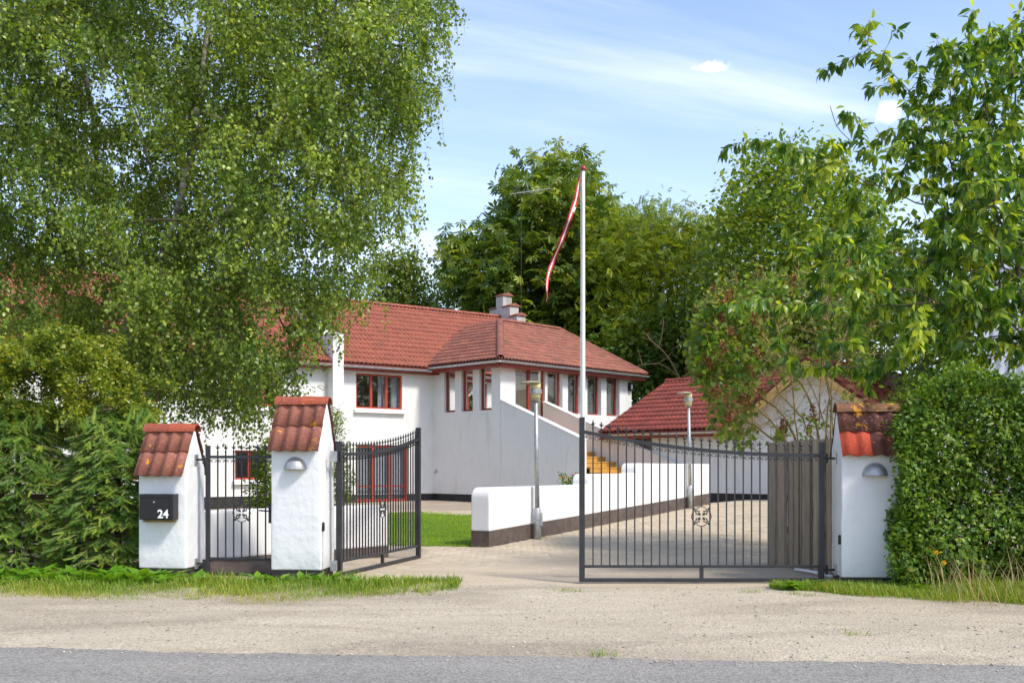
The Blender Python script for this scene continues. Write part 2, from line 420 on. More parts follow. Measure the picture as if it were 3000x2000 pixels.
def np_mesh(name, verts, tris, mat, rnd=None, smooth=False):
    me = bpy.data.meshes.new(name)
    nv, nf = len(verts), len(tris); k = tris.shape[1]
    me.vertices.add(nv); me.vertices.foreach_set('co', np.ascontiguousarray(verts, dtype=np.float32).ravel())
    me.loops.add(nf*k); me.loops.foreach_set('vertex_index', np.ascontiguousarray(tris, dtype=np.int32).ravel())
    me.polygons.add(nf); me.polygons.foreach_set('loop_start', np.arange(0, nf*k, k, dtype=np.int32))
    me.update(calc_edges=True)
    if rnd is not None:
        a = me.attributes.new('rnd', 'FLOAT', 'POINT'); a.data.foreach_set('value', np.ascontiguousarray(rnd, dtype=np.float32))
    if smooth: me.polygons.foreach_set('use_smooth', np.ones(nf, dtype=bool))
    me.materials.append(MATS[mat])
    return me

# leaf templates: (along, side, up), triangles
T_KITE = (np.array([(0, 0, 0), (.42, .36, .07), (1, 0, -.06), (.42, -.36, .07)]), np.array([(0, 3, 2), (0, 2, 1)]))
def t_leaf(w=.25, droop=.18, fold=.05):
    v = [(0, 0, 0), (.33, 0, -.02), (.68, 0, -droop*.45), (1, 0, -droop), (.22, w*.8, fold), (.55, w, fold-droop*.25), (.22, -w*.8, fold), (.55, -w, fold-droop*.25)]
    f = [(0, 1, 4), (1, 5, 4), (1, 2, 5), (2, 3, 5), (0, 6, 1), (1, 6, 7), (1, 7, 2), (2, 7, 3)]
    return np.array(v), np.array(f)
T_CHERRY = t_leaf(.21, .30, .06)
T_OVAL = (np.array([(0, 0, 0), (.42, .31, .05), (1, 0, -.10), (.42, -.31, .05), (.5, 0, -.03)]), np.array([(0, 4, 1), (4, 2, 1), (0, 3, 4), (4, 3, 2)]))
T_HEART = t_leaf(.42, .22, .07)
T_WEED = t_leaf(.15, .40, .05)
T_BLADE = (np.array([(0, .03, 0), (0, -.03, 0), (.5, .026, -.05), (.5, -.026, -.05), (1, 0, -.28)]), np.array([(0, 1, 3), (0, 3, 2), (2, 3, 4)]))
def t_palm():
    v = []; f = []
    for i, a in enumerate((-120, -78, -38, 0, 38, 78, 120)):
        s = 1-.28*abs(a)/120; c, q = math.cos(R(a)), math.sin(R(a)); o = len(v)
        for (x, y, z) in ((.04, 0, 0), (.62, .17, -.10), (1, 0, -.34), (.62, -.17, -.10)):
            x *= s; y *= s; v.append((c*x-q*y, q*x+c*y, z*s))
        f += [(o, o+3, o+2), (o, o+2, o+1)]
    return np.array(v), np.array(f)
T_PALM = t_palm()
def t_pinnate(n=5):
    v = []; f = []
    for i in range(n):
        x0 = .15+.75*i/n
        for sg in (-1, 1):
            o = len(v); a = R(52)*sg; c, q = math.cos(a), math.sin(a)
            for (x, y, z) in ((0, 0, 0), (.17, .06, 0), (.36, 0, -.06), (.17, -.06, 0)):
                v.append((x0+c*x-q*y, q*x+c*y, z-.1*x0))
            f += [(o, o+3, o+2), (o, o+2, o+1)]
    return np.array(v), np.array(f)
T_PIN = t_pinnate()
def t_sprig(n=11):
    v = []; f = []; rg = random.Random(3)
    for i in range(n):
        x = .04+.94*i/n
        for k in range(3):
            a = 2*PI*(k/3)+i*2.1; l = .17*(1-.35*x)+.02
            y, z = math.cos(a)*l, math.sin(a)*l*.75+.02
            o = len(v); v += [(x-.028, 0, 0), (x+.028, 0, 0), (x+.12, y, z)]; f.append((o, o+1, o+2))
    o = len(v); v += [(0, .012, 0), (0, -.012, 0), (1, 0, 0)]; f.append((o, o+1, o+2))
    return np.array(v), np.array(f)
T_SPRIG = t_sprig()

def nrmz(a): return a/np.maximum(np.linalg.norm(a, axis=1, keepdims=True), 1e-9)
def leaf_arrays(pos, axis, up, length, tmpl):
    tv, tf = tmpl; n = len(pos)
    axis = nrmz(axis); up = up-axis*np.sum(up*axis, 1, keepdims=True); up = nrmz(up); side = np.cross(up, axis)
    L_ = np.asarray(length).reshape(-1, 1, 1)
    vv = pos[:, None, :]+L_*(tv[None, :, 0:1]*axis[:, None, :]+tv[None, :, 1:2]*side[:, None, :]+tv[None, :, 2:3]*up[:, None, :])
    ff = tf[None]+(np.arange(n)*len(tv))[:, None, None]
    return vv.reshape(-1, 3), ff.reshape(-1, 3)
def leaves(name, parent, mat, pos, axis, up, length, rnd, tmpl, smooth=False):
    v, f = leaf_arrays(pos, axis, up, length, tmpl)
    return link(name, np_mesh(name, v, f, mat, np.repeat(rnd, len(tmpl[0])), smooth), parent)

def in_poly(p, poly):
    x, y = p[:, 0], p[:, 1]; c = np.zeros(len(p), bool); n = len(poly)
    for i in range(n):
        x1, y1 = poly[i]; x2, y2 = poly[i-1]
        c ^= ((y1 > y) != (y2 > y)) & (x < (x2-x1)*(y-y1)/((y2-y1) or 1e-9)+x1)
    return c
def edge_dist(p, poly):
    d = np.full(len(p), 1e9); q = np.array(poly, float)
    for i in range(len(q)):
        a, b = q[i-1], q[i]; ab = b-a; t = np.clip(((p-a)@ab)/max(ab@ab, 1e-9), 0, 1)
        d = np.minimum(d, np.linalg.norm(p-(a+t[:, None]*ab), axis=1))
    return d
def crown_points(rng, poly, Y0, depth, n, round_px=160):
    poly = list(poly); q = np.array(poly, float); lo, hi = q.min(0), q.max(0); res = []
    while sum(map(len, res)) < n:
        p = lo+(hi-lo)*rng.random((n*2, 2)); p = p[in_poly(p, poly)]; res.append(p)
    p = np.concatenate(res)[:n]
    e = np.clip(edge_dist(p, poly)/round_px, 0, 1); e = np.sqrt(1-(1-e)**2)
    Y = Y0+depth*(.15+.85*e)*(2*rng.random(n)-1)
    return np.stack([(p[:, 0]-1500)/F*Y, Y, CAM_H+(1375-p[:, 1])/F*Y], 1)

def grow(rng, roots, pts, step=.35, up=.10, downpen=.5, jit=.06):
    cap = 60000; pos = np.zeros((cap, 3)); par = np.full(cap, -1); n = 0; nroot = 0
    for line in roots:
        line = np.array([tuple(p) for p in line], float)
        seg = np.linalg.norm(np.diff(line, axis=0), axis=1); cum = np.r_[0, np.cumsum(seg)]
        m = max(2, int(cum[-1]/step)+1); s = np.linspace(0, cum[-1], m)
        pl = np.stack([np.interp(s, cum, line[:, k]) for k in range(3)], 1)
        if m > 4:
            for _ in range(2): pl[1:-1] = .25*pl[:-2]+.5*pl[1:-1]+.25*pl[2:]
        pl[1:] += rng.normal(0, jit*.35, (m-1, 3))
        pa = -1
        if n:
            d = np.linalg.norm(pos[:n]-pl[0], axis=1); pa = int(d.argmin())
        for q in pl:
            pos[n] = q; par[n] = pa; pa = n; n += 1
    nroot = n
    if len(pts):
        d0 = np.min(np.linalg.norm(pts[:, None, :]-pos[None, :n:3], axis=2), axis=1)
        for i in np.argsort(d0):
            p = pts[i]; dv = p-pos[:n]; d = np.linalg.norm(dv, axis=1)
            j = int((d+downpen*np.maximum(0, -dv[:, 2])).argmin()); D = d[j]
            k = max(1, int(round(D/step))); a = pos[j]; c = a+(p-a)*.5+np.array([0, 0, up*D])+rng.normal(0, jit*D, 3); pa = j
            for t in range(1, k+1):
                t /= k; pos[n] = (1-t)**2*a+2*t*(1-t)*c+t*t*p; par[n] = pa; pa = n; n += 1
    pos, par = pos[:n], par[:n]
    cnt = np.bincount(par[par >= 0], minlength=n); child = np.zeros(n, int); ok_ = par >= 0; child[par[ok_]] = np.nonzero(ok_)[0]
    mid_ = np.nonzero((cnt == 1) & ok_)[0]
    for _ in range(3): pos[mid_] = .5*pos[mid_]+.25*pos[par[mid_]]+.25*pos[child[mid_]]
    return pos, par, nroot
def radii(par, tip=.004, ex=2.3, rmax=.3):
    n = len(par); acc = np.zeros(n); ch = np.zeros(n, int)
    for i in range(n-1, -1, -1):
        if acc[i] == 0: acc[i] = tip**ex
        if par[i] >= 0: acc[par[i]] += acc[i]
    return np.minimum(acc**(1/ex), rmax)
def branch_arrays(a, b, ra, rb, sides):
    d = nrmz(b-a); h = np.where(np.abs(d[:, 2:3]) < .9, np.array([[0, 0, 1.]]), np.array([[1., 0, 0]]))
    u = nrmz(np.cross(d, h)); w = np.cross(d, u); n = len(a)
    an = 2*PI*np.arange(sides)/sides
    ring = np.cos(an)[None, :, None]*u[:, None]+np.sin(an)[None, :, None]*w[:, None]
    v = np.concatenate([a[:, None]+ring*ra[:, None, None], b[:, None]+ring*rb[:, None, None]], 1)
    k = np.arange(sides); k2 = (k+1) % sides
    q = np.stack([k, k2, k2+sides, k+sides], 1); f = q[None]+(np.arange(n)*2*sides)[:, None, None]
    return v.reshape(-1, 3), f.reshape(-1, 4)
def branches(name, parent, mat, pos, par, rad, thick=.02, only=None):
    idx = np.nonzero(par >= 0)[0]
    if only is not None: idx = idx[only[idx]]
    vs, fs, o = [], [], 0
    for sel, sd_ in ((rad[idx] >= thick, 9), (rad[idx] < thick, 4)):
        ii = idx[sel]
        if not len(ii): continue
        rb = rad[ii]; ra = np.minimum(rad[par[ii]], rb*1.35)
        b = pos[ii]; a = pos[par[ii]]
        if sd_ == 9: b = b+nrmz(b-a)*rb[:, None]*.35
        v, f = branch_arrays(a, b, ra, rb, sd_); vs.append(v); fs.append(f+o); o += len(v)
    if not vs: return None
    return link(name, np_mesh(name, np.concatenate(vs), np.concatenate(fs), mat, None, True), parent)
def strands(name, parent, mat, paths, r0, r1, sides=3):
    # paths: (n, k, 3)
    n, k, _ = paths.shape; a = paths[:, :-1].reshape(-1, 3); b = paths[:, 1:].reshape(-1, 3)
    t = np.linspace(r0, r1, k); ra = np.tile(t[:-1], n); rb = np.tile(t[1:], n)
    v, f = branch_arrays(a, b, ra, rb, sides)
    return link(name, np_mesh(name, v, f, mat, None, True), parent)
#@@SETTING@@
# ================================================================== SETTING
WP0 = np.array([-.5, 16.0]); WD = np.array([.515, .857]); WN = np.array([.857, -.515])
def wall_al(x, y): return (x-WP0[0])*WD[0]+(y-WP0[1])*WD[1]
def wall_s(x, y): return (x-WP0[0])*WN[0]+(y-WP0[1])*WN[1]
def wob(x, y, a=1.0):
    return a*(.5*np.sin(1.7*x+.6*y)+.3*np.sin(3.9*x-2.3*y+1)+.2*np.sin(7.3*y+5.1*x+2))
def h_drive(x, y):
    return -.06+.04*np.clip(wall_al(x, y), 0, 9.9)
def h_garden(x, y):
    t = np.clip((y-27)/7.0, 0, 1); return -.066+.2*t*t*(3-2*t)
def h_at(x, y):
    if wall_al(x, y) > 0 and wall_s(x, y) < 0: return float(h_garden(x, y))
    return float(h_drive(x, y))
def sheet(name, xs, yfun, mat, zfun, label=None):
    # yfun(x) -> array of y rows
    rows = np.array([yfun(x) for x in xs]); nx, ny = rows.shape
    X = np.repeat(np.array(xs)[:, None], ny, 1); Z = zfun(X, rows)
    v = np.stack([X, rows, Z], 2).reshape(-1, 3)
    i, j = np.meshgrid(np.arange(nx-1), np.arange(ny-1), indexing='ij'); a = (i*ny+j).ravel()
    f = np.stack([a, a+ny, a+ny+1, a+1], 1)
    o = link(name, np_mesh(name, v, f, mat, None, True)); tag(o, label, None, None, 'structure'); return o
g = MB().add([(-900, -900, -.16), (900, -900, -.16), (900, 1600, -.16), (-900, 1600, -.16)], [(0, 1, 2, 3)]).build('ground', 'field')
tag(g, 'flat green land all around the property', kind='structure')
road = sheet('road', np.linspace(-150, 150, 61), lambda x: np.array([-2, 2, 4, 6, 7.6])-.1*x, 'asphalt', lambda x, y: -.088+0*x, 'grey asphalt road along the bottom of the picture')
rg = np.random.default_rng(11)
_nx = np.concatenate([np.linspace(-60, -9, 60), np.linspace(-8.9, 9, 420), np.linspace(9.2, 60, 60)])
_edge = {float(x): .012*rg.normal()+.03*math.sin(x*.9)+.018*math.sin(x*3.7+1)+.012*math.sin(11*x) for x in _nx}
def sh_rows(x):
    e = 6.72-.1*x+_edge[float(x)]
    return np.concatenate([[e-.03, e+.01, e+.08, e+.2], np.linspace(e+.4, 12.4-.11*x, 26)])
def sh_z(x, y):
    e = y[:, :1]; t = np.clip((y-e)/.25, 0, 1)
    z = -.094+.016*t+.012*np.clip((y-e)/3.0, 0, 1)+.006*wob(x*1.3, y*1.3)*t
    return z
sheet('gravel_shoulder', _nx, sh_rows, 'gravel_dirt', sh_z, 'pale sandy gravel shoulder between the road and the gates')
def dr_z(x, y):
    z = h_drive(x, y); front = 11.0-.11*x
    z = z-.02*np.clip((front-y)/.7, 0, 1)+.004*wob(x*1.1, y*1.4)
    lost = (wall_al(x, y) > .1) & (wall_s(x, y) < -.17)
    lost2 = (x < -1.0-.3*(y-14)) & (y > 14.2)
    return np.where(lost | lost2, z-.35, z)
sheet('driveway', np.linspace(-4.6, 16, 150), lambda x: np.linspace(9.9, 33, 170), 'drive_sand', dr_z, 'sandy paved driveway rising behind the gates to the garage')
def gd_z(x, y):
    z = h_garden(x, y)+.004*wob(x, y)
    keep = (wall_s(x, y) < -.1) | (wall_al(x, y) < 0)
    return np.where(keep, z, z-.3)
sheet('garden_path', np.linspace(-34, 8, 170), lambda x: np.linspace(11.6, 40, 150), 'garden_paving', gd_z, 'worn paved ground in front of the white house')
# lawn between the low walls and the house
def lawn_in(x, y):
    front = np.where(x < -1.5, 16.25+.35*np.clip(-1.5-x, 0, 9), 16.25-.35*(x+1.5))
    return (y > front+.06*np.sin(5*x)) & (y < 28.3+.25*np.sin(2*x)) & ((wall_s(x, y) < -.20) | (wall_al(x, y) < -.1))
xs = np.linspace(-14, 6, 160); ys = np.linspace(15.4, 28.8, 130)
Xg, Yg = np.meshgrid(xs, ys, indexing='ij'); ins = lawn_in(Xg, Yg)
Zg = h_garden(Xg, Yg)+np.where(ins, .018, -.05)+.004*wob(Xg*2, Yg*2)
vv = np.stack([Xg, Yg, Zg], 2).reshape(-1, 3); i, j = np.meshgrid(np.arange(159), np.arange(129), indexing='ij'); a = (i*130+j).ravel()
ff = np.stack([a, a+130, a+131, a+1], 1)
keepf = ins.ravel()[ff].any(1)
tag(link('lawn', np_mesh('lawn', vv, ff[keepf], 'lawn_soil', None, True)), 'bright green lawn between the low white wall and the house', kind='structure')

# driveway pavers (thousands: one mass)
def pavers():
    rg = np.random.default_rng(5); L_, W_ = .21, .105; px = []; py = []
    r = 0; y = 12.6
    while y < 28.0:
        x0 = -2.2+(r % 2)*L_/2
        x = np.arange(x0, 10.5, L_); px.append(x); py.append(np.full(len(x), y)); y += W_; r += 1
    x = np.concatenate(px)+rg.normal(0, .004, sum(map(len, px))); y = np.concatenate(py)+rg.normal(0, .003, sum(map(len, py)))
    ok = (wall_s(x, y) > .16) | (wall_al(x, y) < -.25)
    ok &= ~((wall_al(x, y) < -.25) & (x < -1.3) & (y > 13.2))
    ok &= ~(lawn_in(x, y)) & (x/y > -.16) & (x/y < .40)
    fade = 13.9+.6*np.sin(1.3*x)+.3*np.sin(4*x)+rg.normal(0, .6, len(x))
    ok &= y > fade
    x, y = x[ok], y[ok]; n = len(x)
    z = h_drive(x, y)+.004*wob(x*1.1, y*1.4)+rg.normal(.0035, .0016, n)
    tx, ty = rg.normal(0, .012, n), rg.normal(0, .012, n); rot = rg.normal(0, .03, n)
    c, s = np.cos(rot), np.sin(rot); hl, hw, b = L_/2-.006, W_/2-.006, .008
    lv = []
    for (k, dz) in ((0, -.02), (0, -.004), (b, .0)):
        for sx, sy in ((-1, -1), (1, -1), (1, 1), (-1, 1)):
            lx, ly = sx*(hl-k), sy*(hw-k)
            lv.append(np.stack([x+c*lx-s*ly, y+s*lx+c*ly, z+dz+tx*lx+ty*ly], 1))
    v = np.stack(lv, 1).reshape(-1, 3)
    q = [(0, 1, 5, 4), (1, 2, 6, 5), (2, 3, 7, 6), (3, 0, 4, 7), (4, 5, 9, 8), (5, 6, 10, 9), (6, 7, 11, 10), (7, 4, 8, 11), (8, 9, 10, 11)]
    f = (np.array(q)[None]+(np.arange(n)*12)[:, None, None]).reshape(-1, 4)
    rn = np.repeat(np.clip(.5+.2*rg.normal(size=n), 0, 1), 12)
    o = link('paving_stones', np_mesh('paving_stones', v, f, 'paver', rn)); tag(o, 'small sand-coloured paving stones laid over the driveway', 'paving', kind='stuff')
pavers()
# loose pebbles on the shoulder
def pebbles():
    rg = np.random.default_rng(8); n = 5200
    x = rg.uniform(-5.5, 5.5, n); e = 6.72-.1*x; u = rg.random(n); y = e-.15+4.2*u**1.3
    ok = np.abs(x) < y*.53; x, y, e = x[ok], y[ok], e[ok]; n = len(x)
    s = np.exp(rg.normal(-5.5, .45, n)); s = np.clip(s, .002, .013)
    t = np.clip((y-e)/.25, 0, 1); z = -.094+.016*t+.012*np.clip((y-e)/3, 0, 1)+.006*wob(x*1.3, y*1.3)*t
    z = np.maximum(z, -.087)
    ico = np.array([(1, 0, 0), (-1, 0, 0), (0, 1, 0), (0, -1, 0), (0, 0, 1), (0, 0, -.6), (.6, .6, .5), (-.6, .6, .45), (-.6, -.6, .5), (.6, -.6, .4)], float)
    tri = np.array([(0, 2, 6), (2, 4, 6), (4, 0, 6), (2, 1, 7), (1, 4, 7), (4, 2, 7), (1, 3, 8), (3, 4, 8), (4, 1, 8), (3, 0, 9), (0, 4, 9), (4, 3, 9), (2, 0, 5), (1, 2, 5), (3, 1, 5), (0, 3, 5)])
    v = ico[None]*(1+rg.normal(0, .22, (n, 10, 1)))*s[:, None, None]*np.stack([1+.4*rg.random(n), 1+.4*rg.random(n), .55+.2*rg.random(n)], 1)[:, None, :]
    a = rg.uniform(0, 6.28, n); c, q = np.cos(a)[:, None], np.sin(a)[:, None]
    vx = v[..., 0]*c-v[..., 1]*q; vy = v[..., 0]*q+v[..., 1]*c
    v = np.stack([vx+x[:, None], vy+y[:, None], v[..., 2]+z[:, None]+s[:, None]*.2], 2).reshape(-1, 3)
    f = (tri[None]+(np.arange(n)*10)[:, None, None]).reshape(-1, 3)
    o = link('loose_gravel', np_mesh('loose_gravel', v, f, 'pebble', np.repeat(rg.random(n), 10))); tag(o, 'loose small stones scattered over the sandy shoulder', 'gravel', kind='stuff')
pebbles()

# ------------------------------------------------------------------ generic building pieces
def wall_open(name, mat, parent, o, d, nrm_, thick, u0, u1, z0, z1, holes, inner=None):
    """wall with rectangular openings. o origin (xy), d along, nrm_ outward, holes (ua,ub,za,zb)"""
    o = Vector((o[0], o[1], 0)); d = Vector((d[0], d[1], 0)); n = Vector((nrm_[0], nrm_[1], 0))
    us = sorted({u0, u1, *[h[0] for h in holes], *[h[1] for h in holes]}); zs = sorted({z0, z1, *[h[2] for h in holes], *[h[3] for h in holes]})
    m = MB(); mi = MB(); Zv = Vector((0, 0, 1))
    def pt(u, z, dep): return o+d*u-n*dep+Zv*z
    inside = lambda u, z: any(h[0] < u < h[1] and h[2] < z < h[3] for h in holes)
    for i in range(len(us)-1):
        for j in range(len(zs)-1):
            if inside((us[i]+us[i+1])/2, (zs[j]+zs[j+1])/2): continue
            q = [(us[i], zs[j]), (us[i+1], zs[j]), (us[i+1], zs[j+1]), (us[i], zs[j+1])]
            m.add([pt(u, z, 0) for u, z in q], [(0, 1, 2, 3)]); mi.add([pt(u, z, thick) for u, z in q], [(3, 2, 1, 0)])
    for (a, b, c, e) in holes+[(u0, u1, z0, z1)]:
        q = [(a, c), (b, c), (b, e), (a, e)]
        for k in range(4):
            (ua, za), (ub, zb) = q[k], q[(k+1) % 4]
            m.add([pt(ua, za, 0), pt(ub, zb, 0), pt(ub, zb, thick), pt(ua, za, thick)], [(0, 1, 2, 3)])
    ob = m.build(name, mat, parent)
    if inner: mi.build('inner_wall', inner, parent)
    return ob

def window(parent, o, d, n, u0, u1, z0, z1, lights=1, rec=.07, fw=.055, mat='red_paint', sill=None, curtain=None, blind=0, bars=(), name='window', fd=.06):
    o = Vector((o[0], o[1], 0)); d = Vector((d[0], d[1], 0)); n = Vector((n[0], n[1], 0)); Z = Vector((0, 0, 1))
    m = MB()
    def bx(ua, ub, za, zb, d0, d1): m.obox(o+d*ua-n*d1+Z*za, d*(ub-ua), n*(d1-d0), Z*(zb-za))
    g_ = .002
    bx(u0+g_, u1-g_, z0+g_, z0+fw, rec, rec+fd); bx(u0+g_, u1-g_, z1-fw, z1-g_, rec, rec+fd)
    bx(u0+g_, u0+fw, z0+fw, z1-fw, rec, rec+fd); bx(u1-fw, u1-g_, z0+fw, z1-fw, rec, rec+fd)
    wv = (u1-u0)/lights
    for i in range(1, lights): bx(u0+wv*i-fw*.75, u0+wv*i+fw*.75, z0+fw, z1-fw, rec-.012, rec+fd-.005)
    for zb in bars: bx(u0+fw, u1-fw, zb-.025, zb+.025, rec+.006, rec+fd-.008)
    w = m.build(name, mat, parent, bevel=.004)
    for i in range(lights):
        p = MB(); ua = u0+wv*i+fw*.7; ub = u0+wv*(i+1)-fw*.7
        p.add([o+d*ua-n*(rec+fd*.5)+Z*(z0+fw*.9), o+d*ub-n*(rec+fd*.5)+Z*(z0+fw*.9), o+d*ub-n*(rec+fd*.5)+Z*(z1-fw*.9), o+d*ua-n*(rec+fd*.5)+Z*(z1-fw*.9)], [(0, 1, 2, 3)])
        p.build('pane', 'glass', w)
    if sill:
        q = MB(); q.prism([o+d*(u0-.08)+n*.003+Z*(z0-.14), o+d*(u0-.08)+n*.12+Z*(z0-.14), o+d*(u0-.08)+n*.12+Z*(z0-.07), o+d*(u0-.08)+n*.003+Z*(z0-.01)], d*(u1-u0+.16))
        q.build('sill', 'white_paint', w)
    if curtain:
        for (ca, cb) in curtain:
            k = max(6, int((cb-ca)/.035)); vs_ = []; fs_ = []
            for i in range(k+1):
                u = ca+(cb-ca)*i/k; dep = rec+fd+.12+.028*math.sin(i*2.05)
                vs_ += [o+d*u-n*dep+Z*(z0+.02), o+d*u-n*dep+Z*(z1-.02)]
            for i in range(k): fs_.append((2*i, 2*i+2, 2*i+3, 2*i+1))
            MB().add(vs_, fs_).build('curtain', 'curtain', w, smooth=True)
    if blind:
        b_ = MB()
        nb = max(2, int(blind/.035))
        for i in range(nb):
            zb = z1-fw-.035*i; b_.obox(o+d*(u0+fw+.01)-n*(rec+fd+.07)+Z*(zb-.026), d*(u1-u0-2*fw-.02), n*.02, Z*.022)
        b_.build('blind', 'blind', w)
    return w

def tile_mb(w=.30, l=.385, waves=2, amp=.052, seg=12, th=.026, lift=.030, soft=False):
    top0, top1, bot1 = [], [], []
    for i in range(seg+1):
        u = w*i/seg; f = abs(math.sin(PI*waves*i/seg))**.9*amp if not soft else (.5-.5*math.cos(2*PI*waves*i/seg))*amp
        top0.append((u, l, f)); top1.append((u, 0, f+lift)); bot1.append((u, .004, f+lift-th))
    m = MB(); n = seg+1
    fs = []
    for i in range(seg): fs += [(i, i+1, n+i+1, n+i), (n+i, n+i+1, 2*n+i+1, 2*n+i)]
    s0 = [(0, l, -.02), (0, 0, lift-th-.01)]
    m.add(top0+top1+bot1, [tuple(reversed(f)) for f in fs]); return m
TILE = {}
def tile_mesh(mat, w=.30, expo=.335, soft=False):
    k = (mat, w, expo, soft)
    if k not in TILE: TILE[k] = (tile_mb(w, expo+.05, amp=.030, seg=20, soft=True, th=.022, lift=.024) if soft else tile_mb(w, expo+.05)).mesh('roof_tile', mat, True)
    return TILE[k]
def lay_tiles(parent, mat, org, ua, va, poly, w=.30, expo=.335, joined=None, off=.012):
    """org: eave corner; ua along eave, va up the slope; poly convex (u,v) counter-clockwise"""
    ua, va = Vector(ua).normalized(), Vector(va).normalized(); nn = ua.cross(va).normalized(); org = Vector(org)
    us = [p[0] for p in poly]; vs_ = [p[1] for p in poly]; me = tile_mesh(mat, w, expo); rnd = random.Random(4)
    M = Matrix((ua, va, nn)).transposed().to_4x4()
    def inside(u, v, tol=1e-4):
        for i in range(len(poly)):
            (x1, y1), (x2, y2) = poly[i], poly[(i+1) % len(poly)]
            if (x2-x1)*(v-y1)-(y2-y1)*(u-x1) < -tol*10: return False
        return True
    cnt = 0; jb = bmesh.new() if joined else None
    r = 0; v0 = min(vs_)-.03
    while v0 < max(vs_):
        u0 = min(us)
        while u0 < max(us):
            cs = [inside(u0+a*w, v0+.03+b*(expo)) for a in (.02, .5, .98) for b in (.02, .5, .98)]
            if any(cs):
                loc = org+ua*u0+va*v0+nn*(off+rnd.uniform(-.003, .004))
                mat4 = Matrix.Translation(loc) @ M @ Matrix.Rotation(rnd.gauss(0, .006), 4, 'Z') @ Matrix.Rotation(rnd.gauss(0, .006), 4, 'X')
                if all(cs):
                    if jb is not None:
                        t = me.copy(); t.transform(mat4); jb.from_mesh(t); bpy.data.meshes.remove(t)
                    else:
                        o = link('roof_tile', me, parent); o.matrix_basis = mat4
                else:
                    bm = bmesh.new(); bm.from_mesh(me); bm.transform(mat4)
                    for i in range(len(poly)):
                        (x1, y1), (x2, y2) = poly[i], poly[(i+1) % len(poly)]
                        if min(y1, y2) <= min(vs_)+1e-6 and y1 == y2: continue
                        pa = org+ua*x1+va*y1; pb = org+ua*x2+va*y2; nrm2 = (pb-pa).cross(nn)
                        bmesh.ops.bisect_plane(bm, geom=bm.verts[:]+bm.edges[:]+bm.faces[:], plane_co=pa, plane_no=nrm2, clear_outer=True)
                    if len(bm.faces):
                        if jb is not None:
                            t = bpy.data.meshes.new('t'); bm.to_mesh(t); jb.from_mesh(t); bpy.data.meshes.remove(t)
                        else:
                            t = bpy.data.meshes.new('roof_tile'); bm.to_mesh(t); t.materials.append(MATS[mat]); link('roof_tile', t, parent)
                    bm.free()
                cnt += 1
            u0 += w
        v0 += expo; r += 1
    if jb is not None:
        t = bpy.data.meshes.new(joined); jb.to_mesh(t); jb.free(); t.materials.append(MATS[mat]); o = link(joined, t, parent); o['kind'] = 'stuff'
        t.polygons.foreach_set('use_smooth', [True]*len(t.polygons))
    return cnt
def ridge(parent, mat, a, b, r=.11, l=.36, name='ridge_tile', flat=.75):
    a, b = Vector(a), Vector(b); d = b-a; n = max(1, round(d.length/l)); st = d/n; d.normalize()
    side = d.cross(Vector((0, 0, 1))).normalized(); up = side.cross(d)
    me = None
    k = 8; m = MB(); L_ = st.length*1.06
    vs_ = []
    for (t, rr) in ((0, r*1.06), (L_, r*.94)):
        for q in (0, 1):
            for i in range(k+1):
                an = PI*i/k; rad = rr-.014*q
                vs_.append((t, rad*math.cos(an), rad*math.sin(an)*flat-.02))
    e = k+1; fs_ = []
    for i in range(k): fs_ += [(i, i+1, 2*e+i+1, 2*e+i), (e+i+1, e+i, 3*e+i, 3*e+i+1), (i+1, i, e+i, e+i+1), (2*e+i, 2*e+i+1, 3*e+i+1, 3*e+i)]
    fs_ += [(0, 2*e, 3*e, e), (k, e+k, 3*e+k, 2*e+k)]
    me = m.add(vs_, fs_).mesh(name, mat, False)
    M = Matrix((d, side, up)).transposed().to_4x4()
    for i in range(n):
        o = link(name, me, parent); o.matrix_basis = Matrix.Translation(a+st*i) @ M
def gutter(parent, a, b, r=.065, drop=.0):
    a, b = Vector(a), Vector(b); d = (b-a).normalized(); s = d.cross(Vector((0, 0, 1))).normalized(); k = 8
    vs_ = []; fs_ = []
    for p in (a, b):
        for rr in (r, r-.006):
            for i in range(k+1):
                an = PI+PI*i/k; vs_.append(p+s*rr*math.cos(an)+Vector((0, 0, 1))*rr*math.sin(an))
    e = k+1
    for i in range(k): fs_ += [(i, i+1, 2*e+i+1, 2*e+i), (e+i+1, e+i, 3*e+i, 3*e+i+1), (i, e+i, e+i+1, i+1), (2*e+i+1, 3*e+i+1, 3*e+i, 2*e+i)]
    fs_ += [(0, 2*e, 3*e, e), (k, e+k, 3*e+k, 2*e+k)]
    g_ = MB().add(vs_, fs_).build('gutter', 'zinc', parent, smooth=False)
    n = int((b-a).length/.9)
    for i in range(n+1):
        p = a+(b-a)*((i+.3)/(n+.6)); q = MB()
        pts = [p+s*(r+.004)*math.cos(PI+PI*t/6)+Vector((0, 0, 1))*(r+.004)*math.sin(PI+PI*t/6) for t in range(7)]
        q.tube(pts, .008, 4); q.build('gutter_bracket', 'zinc', g_)

